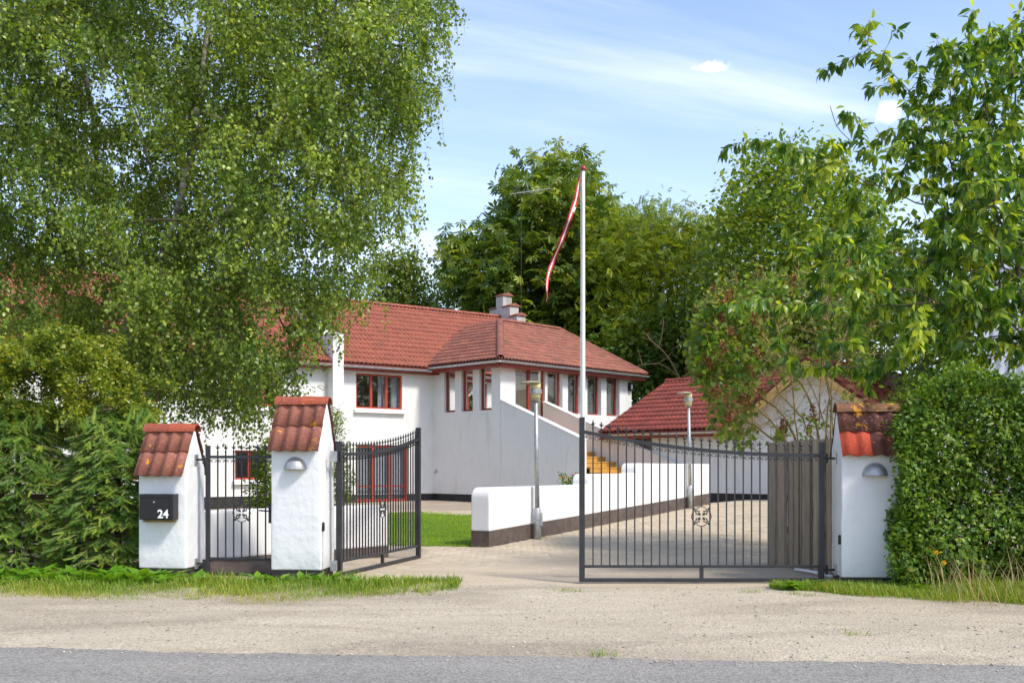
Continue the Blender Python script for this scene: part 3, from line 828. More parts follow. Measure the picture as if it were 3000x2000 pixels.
# ================================================================== HOUSE
house = thing('house', 'white two-storey house with red tiled roofs and raised glazed veranda', 'house', (0, 0, 0))
O = (-2.63, 34.0); WA = (-.814, -.581); WNN = (.581, -.814)   # wing facade: t grows to the left
def t_of(px):
    k = (px-1500)/F; return (O[0]-k*O[1])/(k*WA[1]-WA[0]) if True else 0
def z_of(py, Y): return CAM_H+(1375-py)/F*Y
EAVE = 4.62
tw0, tw1 = t_of(1178), t_of(1043)
td0, td1 = t_of(1195), t_of(1043)
Yw = O[1]+WA[1]*(tw0+tw1)/2
uw = (tw0, tw1, z_of(1197, Yw), z_of(1096, Yw)); fd_ = (td0, td1, .13, z_of(1303, Yw))
l1 = (t_of(775), t_of(688), .86, 1.72); l2 = (t_of(812), t_of(730), 3.05, 4.05); l3 = (t_of(470), t_of(360), 3.05, 4.05); l4 = (t_of(480), t_of(380), .86, 1.72)
TL = 13.5
wall_open('facade_wall', 'white_render', house, O, WA, WNN, .3, -5.3, TL, .36, EAVE, [uw, fd_ if fd_[2] > .36 else (fd_[0], fd_[1], .361, fd_[3]), l1, l2, l3, l4], 'interior')
# black plinth
pl = MB()
for (a, b) in ((-5.3, td0-.02), (td1+.02, TL)):
    o_ = Vector((O[0], O[1], -.25))+Vector((*WA, 0))*a; pl.obox(o_-Vector((*WNN, 0))*.29, Vector((*WA, 0))*(b-a), Vector((*WNN, 0))*.265, (0, 0, .61))
pl.build('plinth', 'plinth_black', house)
window(house, O, WA, WNN, *uw, lights=3, sill=True, curtain=[(uw[0]+.02, uw[0]+.28), (uw[0]+.5, uw[0]+.78)], rec=.05)
window(house, O, WA, WNN, fd_[0], fd_[1], fd_[2], fd_[3], lights=3, name='french_door', fw=.08, bars=(.62,), curtain=[(fd_[0]+.05, fd_[1]-.05)], rec=.05)
for q in (l1, l2, l3, l4): window(house, O, WA, WNN, *q, lights=2, sill=True, rec=.05)
# rooms behind the wing windows
D3 = Vector((*WA, 0)); N3 = Vector((*WNN, 0)); O3 = Vector((O[0], O[1], 0))
rm = MB()
for (za, zb) in ((.12, 2.28), (2.34, 4.55)):
    o_ = O3+D3*0.1-N3*4.2+Vector((0, 0, za)); rm.add([o_, o_+D3*13, o_+D3*13+N3*3.88, o_+N3*3.88], [(0, 1, 2, 3)])
    o2 = o_+Vector((0, 0, zb-za)); rm.add([o2, o2+D3*13, o2+D3*13+N3*3.88, o2+N3*3.88], [(3, 2, 1, 0)])
    rm.add([o_, o_+D3*13, o2+D3*13, o2], [(0, 1, 2, 3)]); rm.add([o_, o_+N3*3.88, o2+N3*3.88, o2], [(0, 1, 2, 3)])
rm.build('room', 'interior', house)
# back and end walls of the wing, gable between the roof halves
bw = MB(); bo = O3-N3*7.0
bw.obox(bo-D3*5.3+Vector((0, 0, -.2)), D3*(TL+5.3), N3*.25, (0, 0, EAVE+.2))
bw.obox(O3+D3*(TL-.02)-N3*6.7-Vector((0, 0, .2)), D3*.25, N3*6.4, (0, 0, EAVE+.2))
bw.build('rear_wall', 'white_render', house)
PIT = .67
def roof_pt(t, dep, lift=0): return O3+D3*t-N3*dep+Vector((0, 0, EAVE+.06+PIT*dep+lift))
DEP = 3.5; OV = .32
roof = MB()
for (ta, tb) in ((-5.2, TL+.3),):
    p = [roof_pt(ta, -OV), roof_pt(tb, -OV), roof_pt(tb, DEP), roof_pt(ta, DEP)]
    roof.prism(p, (0, 0, -.05))
    q = [roof_pt(ta, DEP), roof_pt(tb, DEP), roof_pt(tb, DEP)-N3*3.8+Vector((0, 0, -PIT*3.8)), roof_pt(ta, DEP)-N3*3.8+Vector((0, 0, -PIT*3.8))]
    roof.prism(q, (0, 0, -.05))
rf = roof.build('roof', 'tile_house', house)
SL = math.sqrt(1+PIT**2); slope_len = (DEP+OV)*SL
vup = (-N3+Vector((0, 0, PIT))).normalized()
lay_tiles(rf, 'tile_house', roof_pt(t_of(986), -OV), -D3, vup, [(0, 0), (t_of(986)+5.2, 0), (t_of(986)+5.2, slope_len), (0, slope_len)], joined='roof_tiles')
lay_tiles(rf, 'tile_house', roof_pt(TL+.3, -OV), -D3, vup, [(0, 0), (TL+.3-t_of(956), 0), (TL+.3-t_of(956), slope_len), (0, slope_len)], joined='roof_tiles')
ridge(rf, 'tile_house', roof_pt(t_of(990), DEP, .07), roof_pt(-5.2, DEP, .07), .12)
ridge(rf, 'tile_house', roof_pt(TL, DEP, .07), roof_pt(t_of(950), DEP, .07), .12)
gutter(rf, roof_pt(t_of(988), -OV-.06, -.03), roof_pt(.02, -OV-.06, -.03))
gutter(rf, roof_pt(TL, -OV-.06, -.03), roof_pt(t_of(957), -OV-.06, -.03))
fa = MB(); fa.obox(roof_pt(-.1, -OV+.02, -.20), D3*(TL+.1), N3*.03, (0, 0, .15)); fa.build('fascia', 'dark_red_paint', house)
so = MB(); so.obox(roof_pt(-.1, -OV+.03, -.215)+N3*-.0, D3*(TL+.1), -N3*.27, (0, 0, .012)); so.build('soffit', 'dark_red_paint', house)
# fire-gable parapet rising through the roof
tg0, tg1 = t_of(990), t_of(958)
def gp(t, dep, z): return O3+D3*t-N3*dep+Vector((0, 0, z))
pg = MB(); prof = [(-.42, -.2), (-.42, EAVE+.75), (.25, EAVE+.75), (DEP, EAVE+PIT*DEP+.55), (2*DEP-.2, EAVE+.5), (2*DEP-.2, -.2)]
pg.prism([gp(tg0, a, b) for a, b in prof], D3*(tg1-tg0)); pg.build('parapet_wall', 'wall_white', house, bevel=.02)
dp = MB()
for zz_ in (3.72, 3.30): dp.tube([gp(tg1+.02+.3*i/6, -.02-.05*math.sin(PI*i/6), zz_-.03*math.sin(PI*i/3)) for i in range(7)], .012, 5)
dp.build('cable', 'zinc', house)
# stepped gable (chimney) at the right end of the ridge
ch = MB()
C0 = roof_pt(-5.0, DEP); up3 = Vector((0, 0, 1))
def chblk(d0, d1, z0, z1, th=.42, t0=-5.55): ch.obox(O3+D3*t0-N3*d1+up3*z0, D3*th, N3*(d1-d0), up3*(z1-z0))
steps = [(DEP-.24, DEP+.24, 7.88), (DEP-.70, DEP-.245, 7.42), (DEP+.245, DEP+.70, 7.42), (DEP-1.15, DEP-.705, 7.0), (DEP+.705, DEP+1.15, 7.05)]
for d0, d1, zt in steps: chblk(d0, d1, EAVE, zt)
chim = ch.build('stepped_gable', 'chimney_render', house, bevel=.015)
for d0, d1, zt in steps:
    c_ = MB(); p0 = O3+D3*-5.6-N3*(d1+.05)+up3*(zt+.005)
    c_.prism([p0, p0+D3*.52, p0+D3*.52+up3*.03, p0+D3*.26+up3*.13, p0+up3*.03], N3*(d1-d0+.1)); c_.build('cap_tile', 'tile_veranda', chim)
# end wall below the stepped gable
MB().prism([gp(-5.3, -.0, -.2), gp(-5.3, 0, EAVE), gp(-5.3, DEP, EAVE+PIT*DEP), gp(-5.3, 2*DEP-.3, EAVE), gp(-5.3, 2*DEP-.3, -.2)], D3*.28).build('gable_wall', 'white_render', house)

# ---- veranda
B = Vector((-.36, 31.8, 0)); E1 = Vector((.696, .718, 0)); E2 = Vector((-.718, .696, 0))
UC = 6.65
def u_of(px):
    k = (px-1500)/F; return (k*B.y-B.x)/(E1.x-k*E1.y)
def v_of(px):
    k = (px-1500)/F; return (k*B.y-B.x)/(E2.x-k*E2.y)
ZB, ZT = 3.02, 4.47; FL = 2.35
rh = [(u_of(1510), u_of(1597), FL+.001, ZT)]+[(u_of(a), u_of(b), ZB, ZT) for a, b in ((1604, 1648), (1664, 1703), (1721, 1761), (1777, 1815))]
wall_open('veranda_wall', 'white_render', house, (B.x, B.y), E1, (E1.cross(up3)).to_tuple(), .3, .3, UC, -.2, EAVE, rh, 'interior')
lh = [(max(.001, v_of(b)), v_of(a), ZB, ZT) for a, b in ((1301, 1333), (1351, 1385), (1404, 1440))]
wall_open('veranda_wall', 'white_render', house, (B.x, B.y), E2, (-E1).to_tuple(), .3, 0.002, 3.3, .36, EAVE, lh, 'interior')
nr = E1.cross(up3)
for i, q in enumerate(rh):
    if i == 0: window(house, (B.x, B.y), E1, nr, *q, lights=2, name='veranda_door', rec=.08, fw=.07, mat='dark_red_paint', bars=())
    else: window(house, (B.x, B.y), E1, nr, *q, lights=1, rec=.16, fw=.065, mat='dark_red_paint', blind=.12 if i < 4 else .16)
for q in lh: window(house, (B.x, B.y), E2, -E1, *q, lights=1, rec=.10, fw=.065, mat='dark_red_paint', blind=.07)
pl = MB(); pl.obox(B+E2*3.2+E1*.02+up3*-.25, -E2*3.2, -E1*.005+E1*.28, (0, 0, .6)); pl.build('plinth', 'plinth_black', house)
eo = B+E1*UC
eh = [(.55+.85*i, 1.15+.85*i, ZB, ZT) for i in range(4)]
wall_open('veranda_wall', 'white_render', house, (eo.x, eo.y), E2, E1.to_tuple(), .29, .301, 5.4, -.2, EAVE, eh, 'interior')
for q in eh: window(house, (eo.x, eo.y), E2, E1, *q, lights=1, rec=.2, fw=.05, mat='dark_red_paint')
rm = MB(); rm.add([B+E1*.3+E2*.3+up3*FL, B+E1*(UC-.3)+E2*.3+up3*FL, B+E1*(UC-.3)+E2*4.2+up3*FL, B+E1*.3+E2*4.2+up3*FL], [(0, 1, 2, 3)]); rm.build('floor_slab', 'interior_floor', house)
rm = MB(); rm.add([B+E1*.3+E2*.3+up3*4.56, B+E1*(UC-.3)+E2*.3+up3*4.56, B+E1*(UC-.3)+E2*4.2+up3*4.56, B+E1*.3+E2*4.2+up3*4.56], [(3, 2, 1, 0)]); rm.build('ceiling', 'interior', house)
MB().obox(B+E1*1.1+E2*1.1+up3*4.52, E1*.9, E2*.3, up3*.035).build('ceiling_lamp', 'lit_panel', house)
cab = MB(); cab.obox(B+E1*4.6+E2*2.4+up3*FL, E1*1.6, E2*.5, up3*1.25); cab.build('cabinet', 'white_paint', house)
# veranda roof
VP_ = .52; A_ = 3.2; OVV = .38
def vr(u, v, z): return B+E1*u+E2*v+up3*z
ez = EAVE+.10-OVV*VP_; az = ez+(A_+OVV)*VP_
b0 = vr(-OVV, -OVV, ez); c0 = vr(UC+.4, -OVV, ez); a0 = vr(-OVV, 3.5, ez); apex = vr(A_, A_, az); apx2 = vr(UC-.25, A_, az); back = vr(UC+.4, 2*A_+OVV, ez)
m = MB()
m.prism([b0, c0, apx2, apex], (0, 0, -.05)); m.prism([a0, b0, apex, vr(A_, 5.5, az), vr(-OVV, 5.5, ez)], (0, 0, -.05)); m.prism([c0, back, apx2], (0, 0, -.05)); m.prism([apex, apx2, back, vr(A_, 2*A_+OVV, ez)], (0, 0, -.05))
vrf = m.build('veranda_roof', 'tile_veranda', house)
sv = math.sqrt(1+VP_**2); hl = (A_+OVV)*sv; LU = UC+.4+OVV
n1 = lay_tiles(vrf, 'tile_veranda', b0, E1, (E2+up3*VP_), [(0, 0), (LU, 0), (UC-.25+OVV, hl), (A_+OVV, hl)])
n2 = lay_tiles(vrf, 'tile_veranda', a0, -E2, (E1+up3*VP_), [(0, 0), (3.5+OVV, 0), (3.5-A_, hl), (-1.2, hl), (-1.2, hl*.3)])
ridge(vrf, 'tile_veranda', b0+up3*.07-(E1+E2)*.02, apex+up3*.07, .12, .34)
ridge(vrf, 'tile_veranda', apex+up3*.07, apx2+up3*.07, .12, .36)
ridge(vrf, 'tile_veranda', c0+up3*.06, apx2+up3*.07, .11, .36)
gutter(vrf, vr(-OVV-.06, -OVV-.06, ez-.04), vr(UC+.42, -OVV-.06, ez-.04)); gutter(vrf, vr(-OVV-.06, 3.25, ez-.04), vr(-OVV-.06, -OVV-.06, ez-.04))
fa = MB(); fa.obox(vr(-OVV+.06, -OVV+.03, ez-.21), E1*(UC+.7), E2*.03, up3*.15); fa.obox(vr(-OVV+.03, -OVV+.07, ez-.21), E1*.03, E2*3.5, up3*.15)
fa.build('fascia', 'dark_red_paint', house)
so = MB(); so.obox(vr(-OVV+.061, -OVV+.061, ez-.195), E1*(UC+.7), E2*.4, up3*.012); so.obox(vr(-OVV+.062, .02, ez-.194), E1*.4, E2*3.3, up3*.011); so.build('soffit', 'dark_red_paint', house)
# ---- stairs (run down from the veranda corner towards the drive)
SD = -E2; SLP = .39
st = MB(); near = [(0, -.2), (0, 3.30), (3.28, 3.30-SLP*3.28), (3.28, -.2)]
st.prism([vr(.0, 0, z)+SD*(v_+.001) for v_, z in near], E1*.24)
sw = st.build('stair_wall', 'white_render', house, bevel=.012)
cp = MB(); cp.prism([vr(-.015, 0, 3.303)+SD*.002, vr(-.015, 0, 3.335)+SD*.002, vr(-.015, 0, 3.335-SLP*3.3)+SD*3.3, vr(-.015, 0, 3.303-SLP*3.3)+SD*3.3], E1*.27); cp.build('coping', 'wall_white', sw)
u_f = 1.95
st = MB(); st.prism([vr(u_f, 0, z)+SD*(v_+.001) for v_, z in ((0, -.2), (0, 3.33), (5.5, 3.33-SLP*5.5), (5.5, -.2))], E1*.24)
sw = st.build('stair_wall', 'white_render', house, bevel=.012)
cp = MB(); cp.prism([vr(u_f-.015, 0, 3.333)+SD*.002, vr(u_f-.015, 0, 3.365)+SD*.002, vr(u_f-.015, 0, 3.365-SLP*5.52)+SD*5.52, vr(u_f-.015, 0, 3.333-SLP*5.52)+SD*5.52], E1*.27); cp.build('coping', 'wall_white', sw)
for k in range(13):
    v0_ = .15+k*.41; zt = FL-.16*k
    s_ = MB(); s_.obox(vr(.245, 0, zt-.045)+SD*(v0_-.02 if k else .003), E1*(u_f-.25), SD*(.43 if k else .58), up3*.04); sp = s_.build('step', 'stair_wood', house, bevel=.005)
    s_ = MB(); s_.obox(vr(.247, 0, zt-.16)+SD*(v0_+.37), E1*(u_f-.254), SD*.025, up3*.113); s_.build('riser', 'stair_wood', sp)
# wall lantern and taps
w_ = MB(); lp = vr(UC-.22, 0, 3.95); w_.obox(lp+nr*.003, E1*.16, nr*.12, up3*.3); wl = w_.build('lantern', 'mailbox_black', house, bevel=.01)
MB().obox(lp+E1*.045+nr*.115+up3*.07, E1*.07, nr*.012, up3*.14).build('lantern_glass', 'number_white', wl)
for (v_, z_) in ((2.95, 1.08), (-1.55, 1.0)):
    q = MB(); p = vr(-.0, v_, z_); q.tube([p, p-E1*.08, p-E1*.1-up3*.06], .014, 6); q.tube([p-E1*.05, p-E1*.05+up3*.06], .008, 5); q.tube([p-E1*.05+up3*.06+E2*.04, p-E1*.05+up3*.06-E2*.04], .009, 5); q.build('water_tap', 'brass_tap', house)

# ================================================================== GARAGE
garage = thing('garage', 'low white garage with dark red tiled roof and yellow wooden gable boards', 'garage')
GP = Vector((5.46, 29, 0)); GD = Vector((.718, -.696, 0)); GBk = Vector((.696, .718, 0)); GN = -GBk
def w_of(px):
    k = (px-1500)/F; return (k*GP.y-GP.x)/(GD.x-k*GD.y)
GE = 2.36
gw = (w_of(1852), w_of(1908), 1.55, 2.14)
wall_open('wall', 'white_render', garage, (GP.x, GP.y), GD, GN, .25, -3.3, 6.1, .49, GE, [gw], 'dark_inside')
MB().obox(GP+GD*-3.28+GBk*.02+up3*.1, GD*9.3, GBk*.22, up3*.4).build('plinth', 'plinth_black', garage)
window(garage, (GP.x, GP.y), GD, GN, *gw, lights=2, mat='dark_red_paint', rec=.06, fw=.05)
MB().prism([GP+GD*1.1+up3*(GE-.001)+GBk*.001, GP+GD*3.35+up3*3.83+GBk*.001, GP+GD*5.6+up3*(GE-.001)+GBk*.001], GBk*.2).build('gable', 'white_render', garage)
MB().obox(GP+GD*-3.3+GBk*.26, GD*.25, GBk*6.2, up3*GE).build('side_wall', 'white_render', garage)
MB().obox(GP+GD*5.85+GBk*.26, GD*.25, GBk*6.2, up3*GE).build('side_wall', 'white_render', garage)
GPI = .5; GOV = .3
def gr(w, b): return GP+GD*w+GBk*b+up3*(GE+.06+GPI*b)
m = MB(); m.prism([gr(-3.6, -GOV), gr(1.0, -GOV), gr(1.25, .3), gr(3.3, 3.2), gr(-3.6, 3.2)], (0, 0, -.05))
k0 = GP+up3*(GE+.06+GPI*3.2); m.prism([k0+GD*-3.6+GBk*3.2, k0+GD*3.3+GBk*3.2, GP+GD*3.3+GBk*6.7+up3*(GE-.1), GP+GD*-3.6+GBk*6.7+up3*(GE-.1)], (0, 0, -.05))
grf = m.build('roof', 'tile_garage', garage)
gs = math.sqrt(1+GPI**2)
lay_tiles(grf, 'tile_garage', gr(-3.62, -GOV), GD, GBk+up3*GPI, [(0, 0), (4.75, 0), (6.9, 3.5*gs*.98), (6.9, 3.5*gs), (0, 3.5*gs)])
ridge(grf, 'tile_garage', gr(-3.6, 3.2)+up3*.06, gr(3.2, 3.2)+up3*.06, .11)
gutter(grf, gr(-3.62, -GOV-.06)-up3*.03, gr(1.05, -GOV-.06)-up3*.03)
MB().obox(gr(-3.6, -GOV+.02)-up3*.21, GD*4.6, GBk*.03, up3*.15).build('fascia', 'dark_red_paint', garage)
MB().prism([gr(-3.63, -GOV)+up3*.03, gr(-3.63, 3.2)+up3*.03, gr(-3.63, 3.2)-up3*.12, gr(-3.63, -GOV)-up3*.12], GD*.05).build('verge_board', 'barge_wood', garage)
# gable roof pair with barge boards
for sgn in (-1, 1):
    a_ = GP+GD*(3.35+sgn*2.6)+up3*(GE-.26); b_ = GP+GD*3.35+up3*4.02
    va_ = (b_-a_).normalized()
    m = MB(); m.prism([a_-GBk*.45, b_-GBk*.45, b_-GBk*.45-up3*.06, a_-GBk*.45-up3*.06], GBk*6.4); r2 = m.build('gable_roof', 'tile_garage', garage)
    if sgn > 0: lay_tiles(r2, 'tile_garage', a_-GBk*.45, GBk, va_, [(0, 0), (2.45, 0), (2.45, (b_-a_).length), (0, (b_-a_).length)])
    else: lay_tiles(r2, 'tile_garage', a_+GBk*1.05, -GBk, va_, [(0, 0), (1.5, 0), (1.5, (b_-a_).length), (0, (b_-a_).length)])
    for k in range(2):
        m = MB(); z_ = -.065-.11*k; m.prism([a_-GBk*(.50-.03*k)+up3*z_, b_-GBk*(.50-.03*k)+up3*z_, b_-GBk*(.50-.03*k)+up3*(z_-.125), a_-GBk*(.50-.03*k)+up3*(z_-.125)], GBk*.035); m.build('barge_board', 'barge_wood', garage)
    m = MB(); m.prism([a_-GBk*.43-up3*.062, b_-GBk*.43-up3*.062, b_-GBk*.43-up3*.08, a_-GBk*.43-up3*.08], GBk*.42); m.build('soffit_board', 'barge_wood', garage)

# ================================================================== SHED (right, behind the hedge)
shed = thing('shed', 'grey corrugated fibre cement roofed shed behind the hornbeam hedge', 'shed')
SO = Vector((8.05, 17.9, 2.2)); SA = Vector((.84, -.54, 0)); SB = Vector((.54, .84, 0)); SS = 1.15
sl = (SB+up3*SS)
nw = 40; vs_ = []; fs_ = []
for row in range(3):
    for i in range(nw*6+1):
        u = i*.177/6; ph = .024*math.cos(2*PI*i/6)
        for t in (row*.85, row*.85+.9): vs_.append(SO+SA*u+sl*t+up3*(ph+.012*(t-row*.85 == 0 and 1 or 0)+.006*row))
    o_ = row*(nw*6+1)*2
    for i in range(nw*6): fs_.append((o_+2*i, o_+2*i+2, o_+2*i+3, o_+2*i+1))
MB().add(vs_, fs_).build('corrugated_roof', 'fibre_cement', shed, smooth=True)
m = MB(); m.prism([SO+SB*.25+SA*.3-up3*2.3, SO+SB*.25+SA*.3+up3*.2, SO+SB*2.6+SA*.3+up3*2.85, SO+SB*4.9+SA*.3+up3*.2, SO+SB*4.9+SA*.3-up3*2.3], SA*.2); m.obox(SO+SB*.25+SA*.51-up3*2.3, SA*6, SB*.2, up3*2.5); m.build('wall', 'white_render', shed)
m = MB(); q0 = SO+sl*2.6; m.prism([q0, q0+SA*7, q0+SA*7+SB*2.6-up3*2.6*SS, q0+SB*2.6-up3*2.6*SS], (0, 0, -.04)); m.build('rear_roof', 'fibre_cement', shed)
#@@P3@@
# ================================================================== LOW GARDEN WALLS
def low_wall(name, label, a, b, th, tops, base_z, plinth_mat, ph=.24):
    """rounded-end low wall from a to b. tops: list of (s0, s1, ztop) along the length"""
    a, b = Vector((*a, 0)), Vector((*b, 0)); d = (b-a).normalized(); n = Vector((d.y, -d.x, 0))
    root = thing(name, label, 'garden wall', (a.x, a.y, base_z(0)))
    inv = Matrix.Translation(-root.location)
    def body(off0, off1, prof, nm, mat, bev):
        m = MB(); m.prism([a+d*s_+n*off0+up3*z_ for s_, z_ in prof], n*(off1-off0)); m.v = [tuple(Vector(q)-root.location) for q in m.v]
        return m.build(nm, mat, root, bevel=bev)
    Lw = (b-a).length
    prof = []
    r = .16
    for i, (s0, s1, zt) in enumerate(tops):
        zprev = tops[i-1][2] if i else None
        for k in range(7):
            an = PI-PI/2*k/6
            prof.append((s0+r+r*math.cos(an), zt-r+r*math.sin(an)))
        prof.append((s1-.0, zt))
    # remove the tiny dip where a step begins below the previous top
    out_ = []
    for i, q in enumerate(prof):
        out_.append(q)
    ns = 12
    bot = [(Lw*(1-k/ns), base_z(Lw*(1-k/ns))+ph) for k in range(ns+1)]
    w = body(-th/2, th/2, out_+bot, 'render', 'wall_white', .025)
    pb = [(Lw*k/ns, base_z(Lw*k/ns)+ph-.001) for k in range(ns+1)]+[(Lw*(1-k/ns), base_z(Lw*(1-k/ns))-.15) for k in range(ns+1)]
    body(-th/2+.006, th/2-.006, pb, 'plinth', plinth_mat, 0)
    return root
WE = (WP0[0]+WD[0]*9.85, WP0[1]+WD[1]*9.85)
low_wall('garden_wall', 'long low white wall with stepped top and brown plinth beside the driveway', tuple(WP0), WE, .34,
         [(0, 3.42, .87), (3.42, 5.55, 1.07), (5.55, 9.85, 1.28)], lambda s: -.06+.04*max(0, min(s, 9.9)), 'plinth_brown', .25)
low_wall('garden_wall', 'short low white wall with dark plinth behind the left gates', (-1.83, 14.35), (-3.78, 12.04), .3, [(0, 3.023, .66)], lambda s: -.07, 'plinth_brown', .16)

# ================================================================== GATE PILLARS
GA = math.atan(-.11)   # direction of the gate line
def pillar(label, cx, cyf, ridge_z, eave_z, w=.57, dep=.52, base=-.07, tilemats=None, ridgemats=('tile_ridge', 'tile_ridge')):
    root = thing('gate_pillar', label, 'pillar', (cx, cyf, base), GA, 'white rendered gate pillars')
    rz = ridge_z-base; hw = w/2; k = (ridge_z-.03-eave_z)/(dep/2+.075); h = rz-.05-k*dep/2
    m = MB(); prof = [(0, .10), (0, h), (dep/2, rz-.05), (dep, h), (dep, .10)]
    m.prism([(-hw, y, z) for y, z in prof], (w, 0, 0)); b_ = m.build('body', 'pillar_render', root)
    # subdivide a little and wobble so the plaster is not dead flat
    bm = bmesh.new(); bm.from_mesh(b_.data); bmesh.ops.recalc_face_normals(bm, faces=bm.faces)
    es = [e for e in bm.edges]; bmesh.ops.bevel(bm, geom=es, offset=.018, segments=3, affect='EDGES', profile=.5)
    bmesh.ops.triangulate(bm, faces=[f for f in bm.faces if len(f.verts) > 4])
    bmesh.ops.subdivide_edges(bm, edges=[e for e in bm.edges if e.calc_length() > .2], cuts=6, use_grid_fill=True)
    for v in bm.verts:
        x, y, z = v.co; q = math.sin(9*x+7*z+cx)*math.sin(5*z-4*y+2*cx)+.5*math.sin(17*z+11*x)
        v.co += v.normal*.0035*q
    bm.to_mesh(b_.data); bm.free(); b_.data.polygons.foreach_set('use_smooth', [True]*len(b_.data.polygons))
    try: b_.data.set_sharp_from_angle(angle=R(40))
    except Exception: pass
    MB().box(-hw+.012, hw-.012, .012, dep-.012, -.1, .105).build('plinth', 'plinth_black', root)
    run = dep/2+.075; rise = run*k; ln = math.hypot(run, rise); ex = ln/2-.012
    tilemats = tilemats or ['tile_pillar']*8; i = 0
    for sgn in (1, -1):
        ua = Vector((sgn, 0, 0)); va = Vector((0, sgn*run, rise)).normalized(); nn = ua.cross(va)
        o0 = Vector((-sgn*(hw+.012), dep/2-sgn*run, rz-.03-rise))
        M = Matrix((ua, va, nn)).transposed().to_4x4(); tw = (w+.01)/2
        for r_ in range(2):
            for c_ in range(2):
                t = link('roof_tile', tile_mesh(tilemats[i % 8], tw, ex, True), root); i += 1
                t.matrix_basis = Matrix.Translation(o0+ua*(tw*c_)+va*(ex*r_)+nn*(.012+.002*c_)) @ M @ Matrix.Rotation(random.gauss(0, .008), 4, 'Z')
        m = MB(); m.prism([o0+ua*.03+va*.06, o0+ua*(w-.01)+va*.06, o0+ua*(w-.01)+va*ln, o0+ua*.03+va*ln], nn*-.012); m.build('roof_board', 'plinth_black', root)
    for c_ in range(2):
        ridge(root, ridgemats[c_], (-hw-.015+c_*(w+.03)/2, dep/2, rz-.05), (-hw-.015+(c_+1)*(w+.03)/2-.006, dep/2, rz-.05), .105, 2.0, flat=.9)
    return root
PM = (-2.385, 11.3); PL = (-3.93, 11.5); PR = (3.72, 10.6)
pL = pillar('short white gate pillar with tiled cap carrying the black mailbox', PL[0], PL[1], 1.655, 1.06, .56, .52, -.06)
pM = pillar('tall white gate pillar with tiled cap between footgate and driveway gate', PM[0], PM[1], 1.95, 1.335, .57, .52, -.06)
pR = pillar('white gate pillar with one bright orange tile against the hornbeam hedge', PR[0], PR[1], 1.83, 1.275, .60, .52, -.07,
            ['tile_new', 'tile_old', 'tile_old', 'tile_old', 'tile_old', 'tile_old', 'tile_old', 'tile_old'], ('tile_brown_ridge', 'tile_brown_ridge'))
def on_pillar(P_, lx, ly, z):
    c, s = math.cos(GA), math.sin(GA); return Vector((P_[0]+lx*c-ly*s, P_[1]+lx*s+ly*c, z))
# half-dome wall lamps
def dome_lamp(loc, label):
    root = thing('wall_lamp', label, 'wall lamp', loc, GA, 'grey half-dome lamps on the gate pillars')
    vs_, fs_ = [], []; nu, nv = 14, 8; r, dp_, hz_ = .122, .105, .125
    for q in (0, .006):
        for i in range(nu+1):
            for j in range(nv+1):
                a_ = PI*i/nu; b_ = PI/2*j/nv
                vs_.append(((r-q)*math.cos(a_)*math.cos(b_), -(dp_-q)*math.sin(b_), (hz_-q)*math.sin(a_)*math.cos(b_)))
    e = (nu+1)*(nv+1)
    for i in range(nu):
        for j in range(nv):
            a_ = i*(nv+1)+j; fs_.append((a_, a_+nv+1, a_+nv+2, a_+1)); fs_.append((e+a_, e+a_+1, e+a_+nv+2, e+a_+nv+1))
    MB().add(vs_, fs_).build('shade', 'galvanised', root, smooth=True)
    pts = [(r*math.cos(PI*i/20), -.003, hz_*math.sin(PI*i/20)) for i in range(21)]
    MB().tube(pts, .008, 6).build('rim', 'galvanised', root, smooth=True)
    MB().tube([(-r, -.004, 0)]+[(-r*math.cos(PI*i/16), -dp_*math.sin(PI*i/16), 0) for i in range(1, 16)]+[(r, -.004, 0)], .006, 6).build('lip', 'galvanised', root, smooth=True)
    MB().lathe([(.03, .01), (.035, .03), (.035, .07), (.02, .09)], (0, -.04, 0), 10).build('bulb', 'blind', root)
dome_lamp(on_pillar(PM, -.005, -.001, CAM_H+(1375-1373)/F*11.3), 'grey half-dome lamp on the tall pillar between the left gates')
dome_lamp(on_pillar(PR, .035, -.001, CAM_H+(1375-1392)/F*10.6), 'scuffed grey half-dome lamp on the pillar beside the hornbeam hedge')
# mailbox
mbx = thing('mailbox', 'black wall mailbox with white number 24 on the short left pillar', 'mailbox', on_pillar(PL, -.005, -.002, CAM_H-(1521-1375)/F*11.4), GA)
MB().box(-.19, .20, -.15, 0, 0, .285).build('body', 'mailbox_black', mbx, bevel=.006)
MB().box(-.186, .165, -.158, -.151, .245, .283).build('lid', 'mailbox_black', mbx, bevel=.003)
MB().box(-.186, .165, -.156, -.151, .008, .238).build('front_panel', 'mailbox_black', mbx, bevel=.003)
q = MB(); q.lathe([(.010, 0), (.010, .004), (.006, .005)], (0, 0, 0), 12); lk = q.build('lock', 'lock_metal', mbx, True); lk.location = (-.015, -.1565, .195); lk.rotation_euler = (R(90), 0, 0)
fc = bpy.data.curves.new('house_number', 'FONT'); fc.body = '24'; fc.size = .128; fc.extrude = .0015; fc.offset = .0035; fc.align_x = 'RIGHT'
fo = bpy.data.objects.new('tmp_text', fc); COL.objects.link(fo)
dg = bpy.context.evaluated_depsgraph_get(); me = bpy.data.meshes.new_from_object(fo.evaluated_get(dg)); COL.objects.unlink(fo); bpy.data.objects.remove(fo)
me.materials.clear(); me.materials.append(MATS['number_white']); num = link('house_number', me, mbx); num.location = (.155, -.1585, .022); num.rotation_euler = (R(90), 0, 0)
MB().box(-.19, .17, -.06, -.003, -.03, -.004).build('bracket', 'dry_twig', mbx)
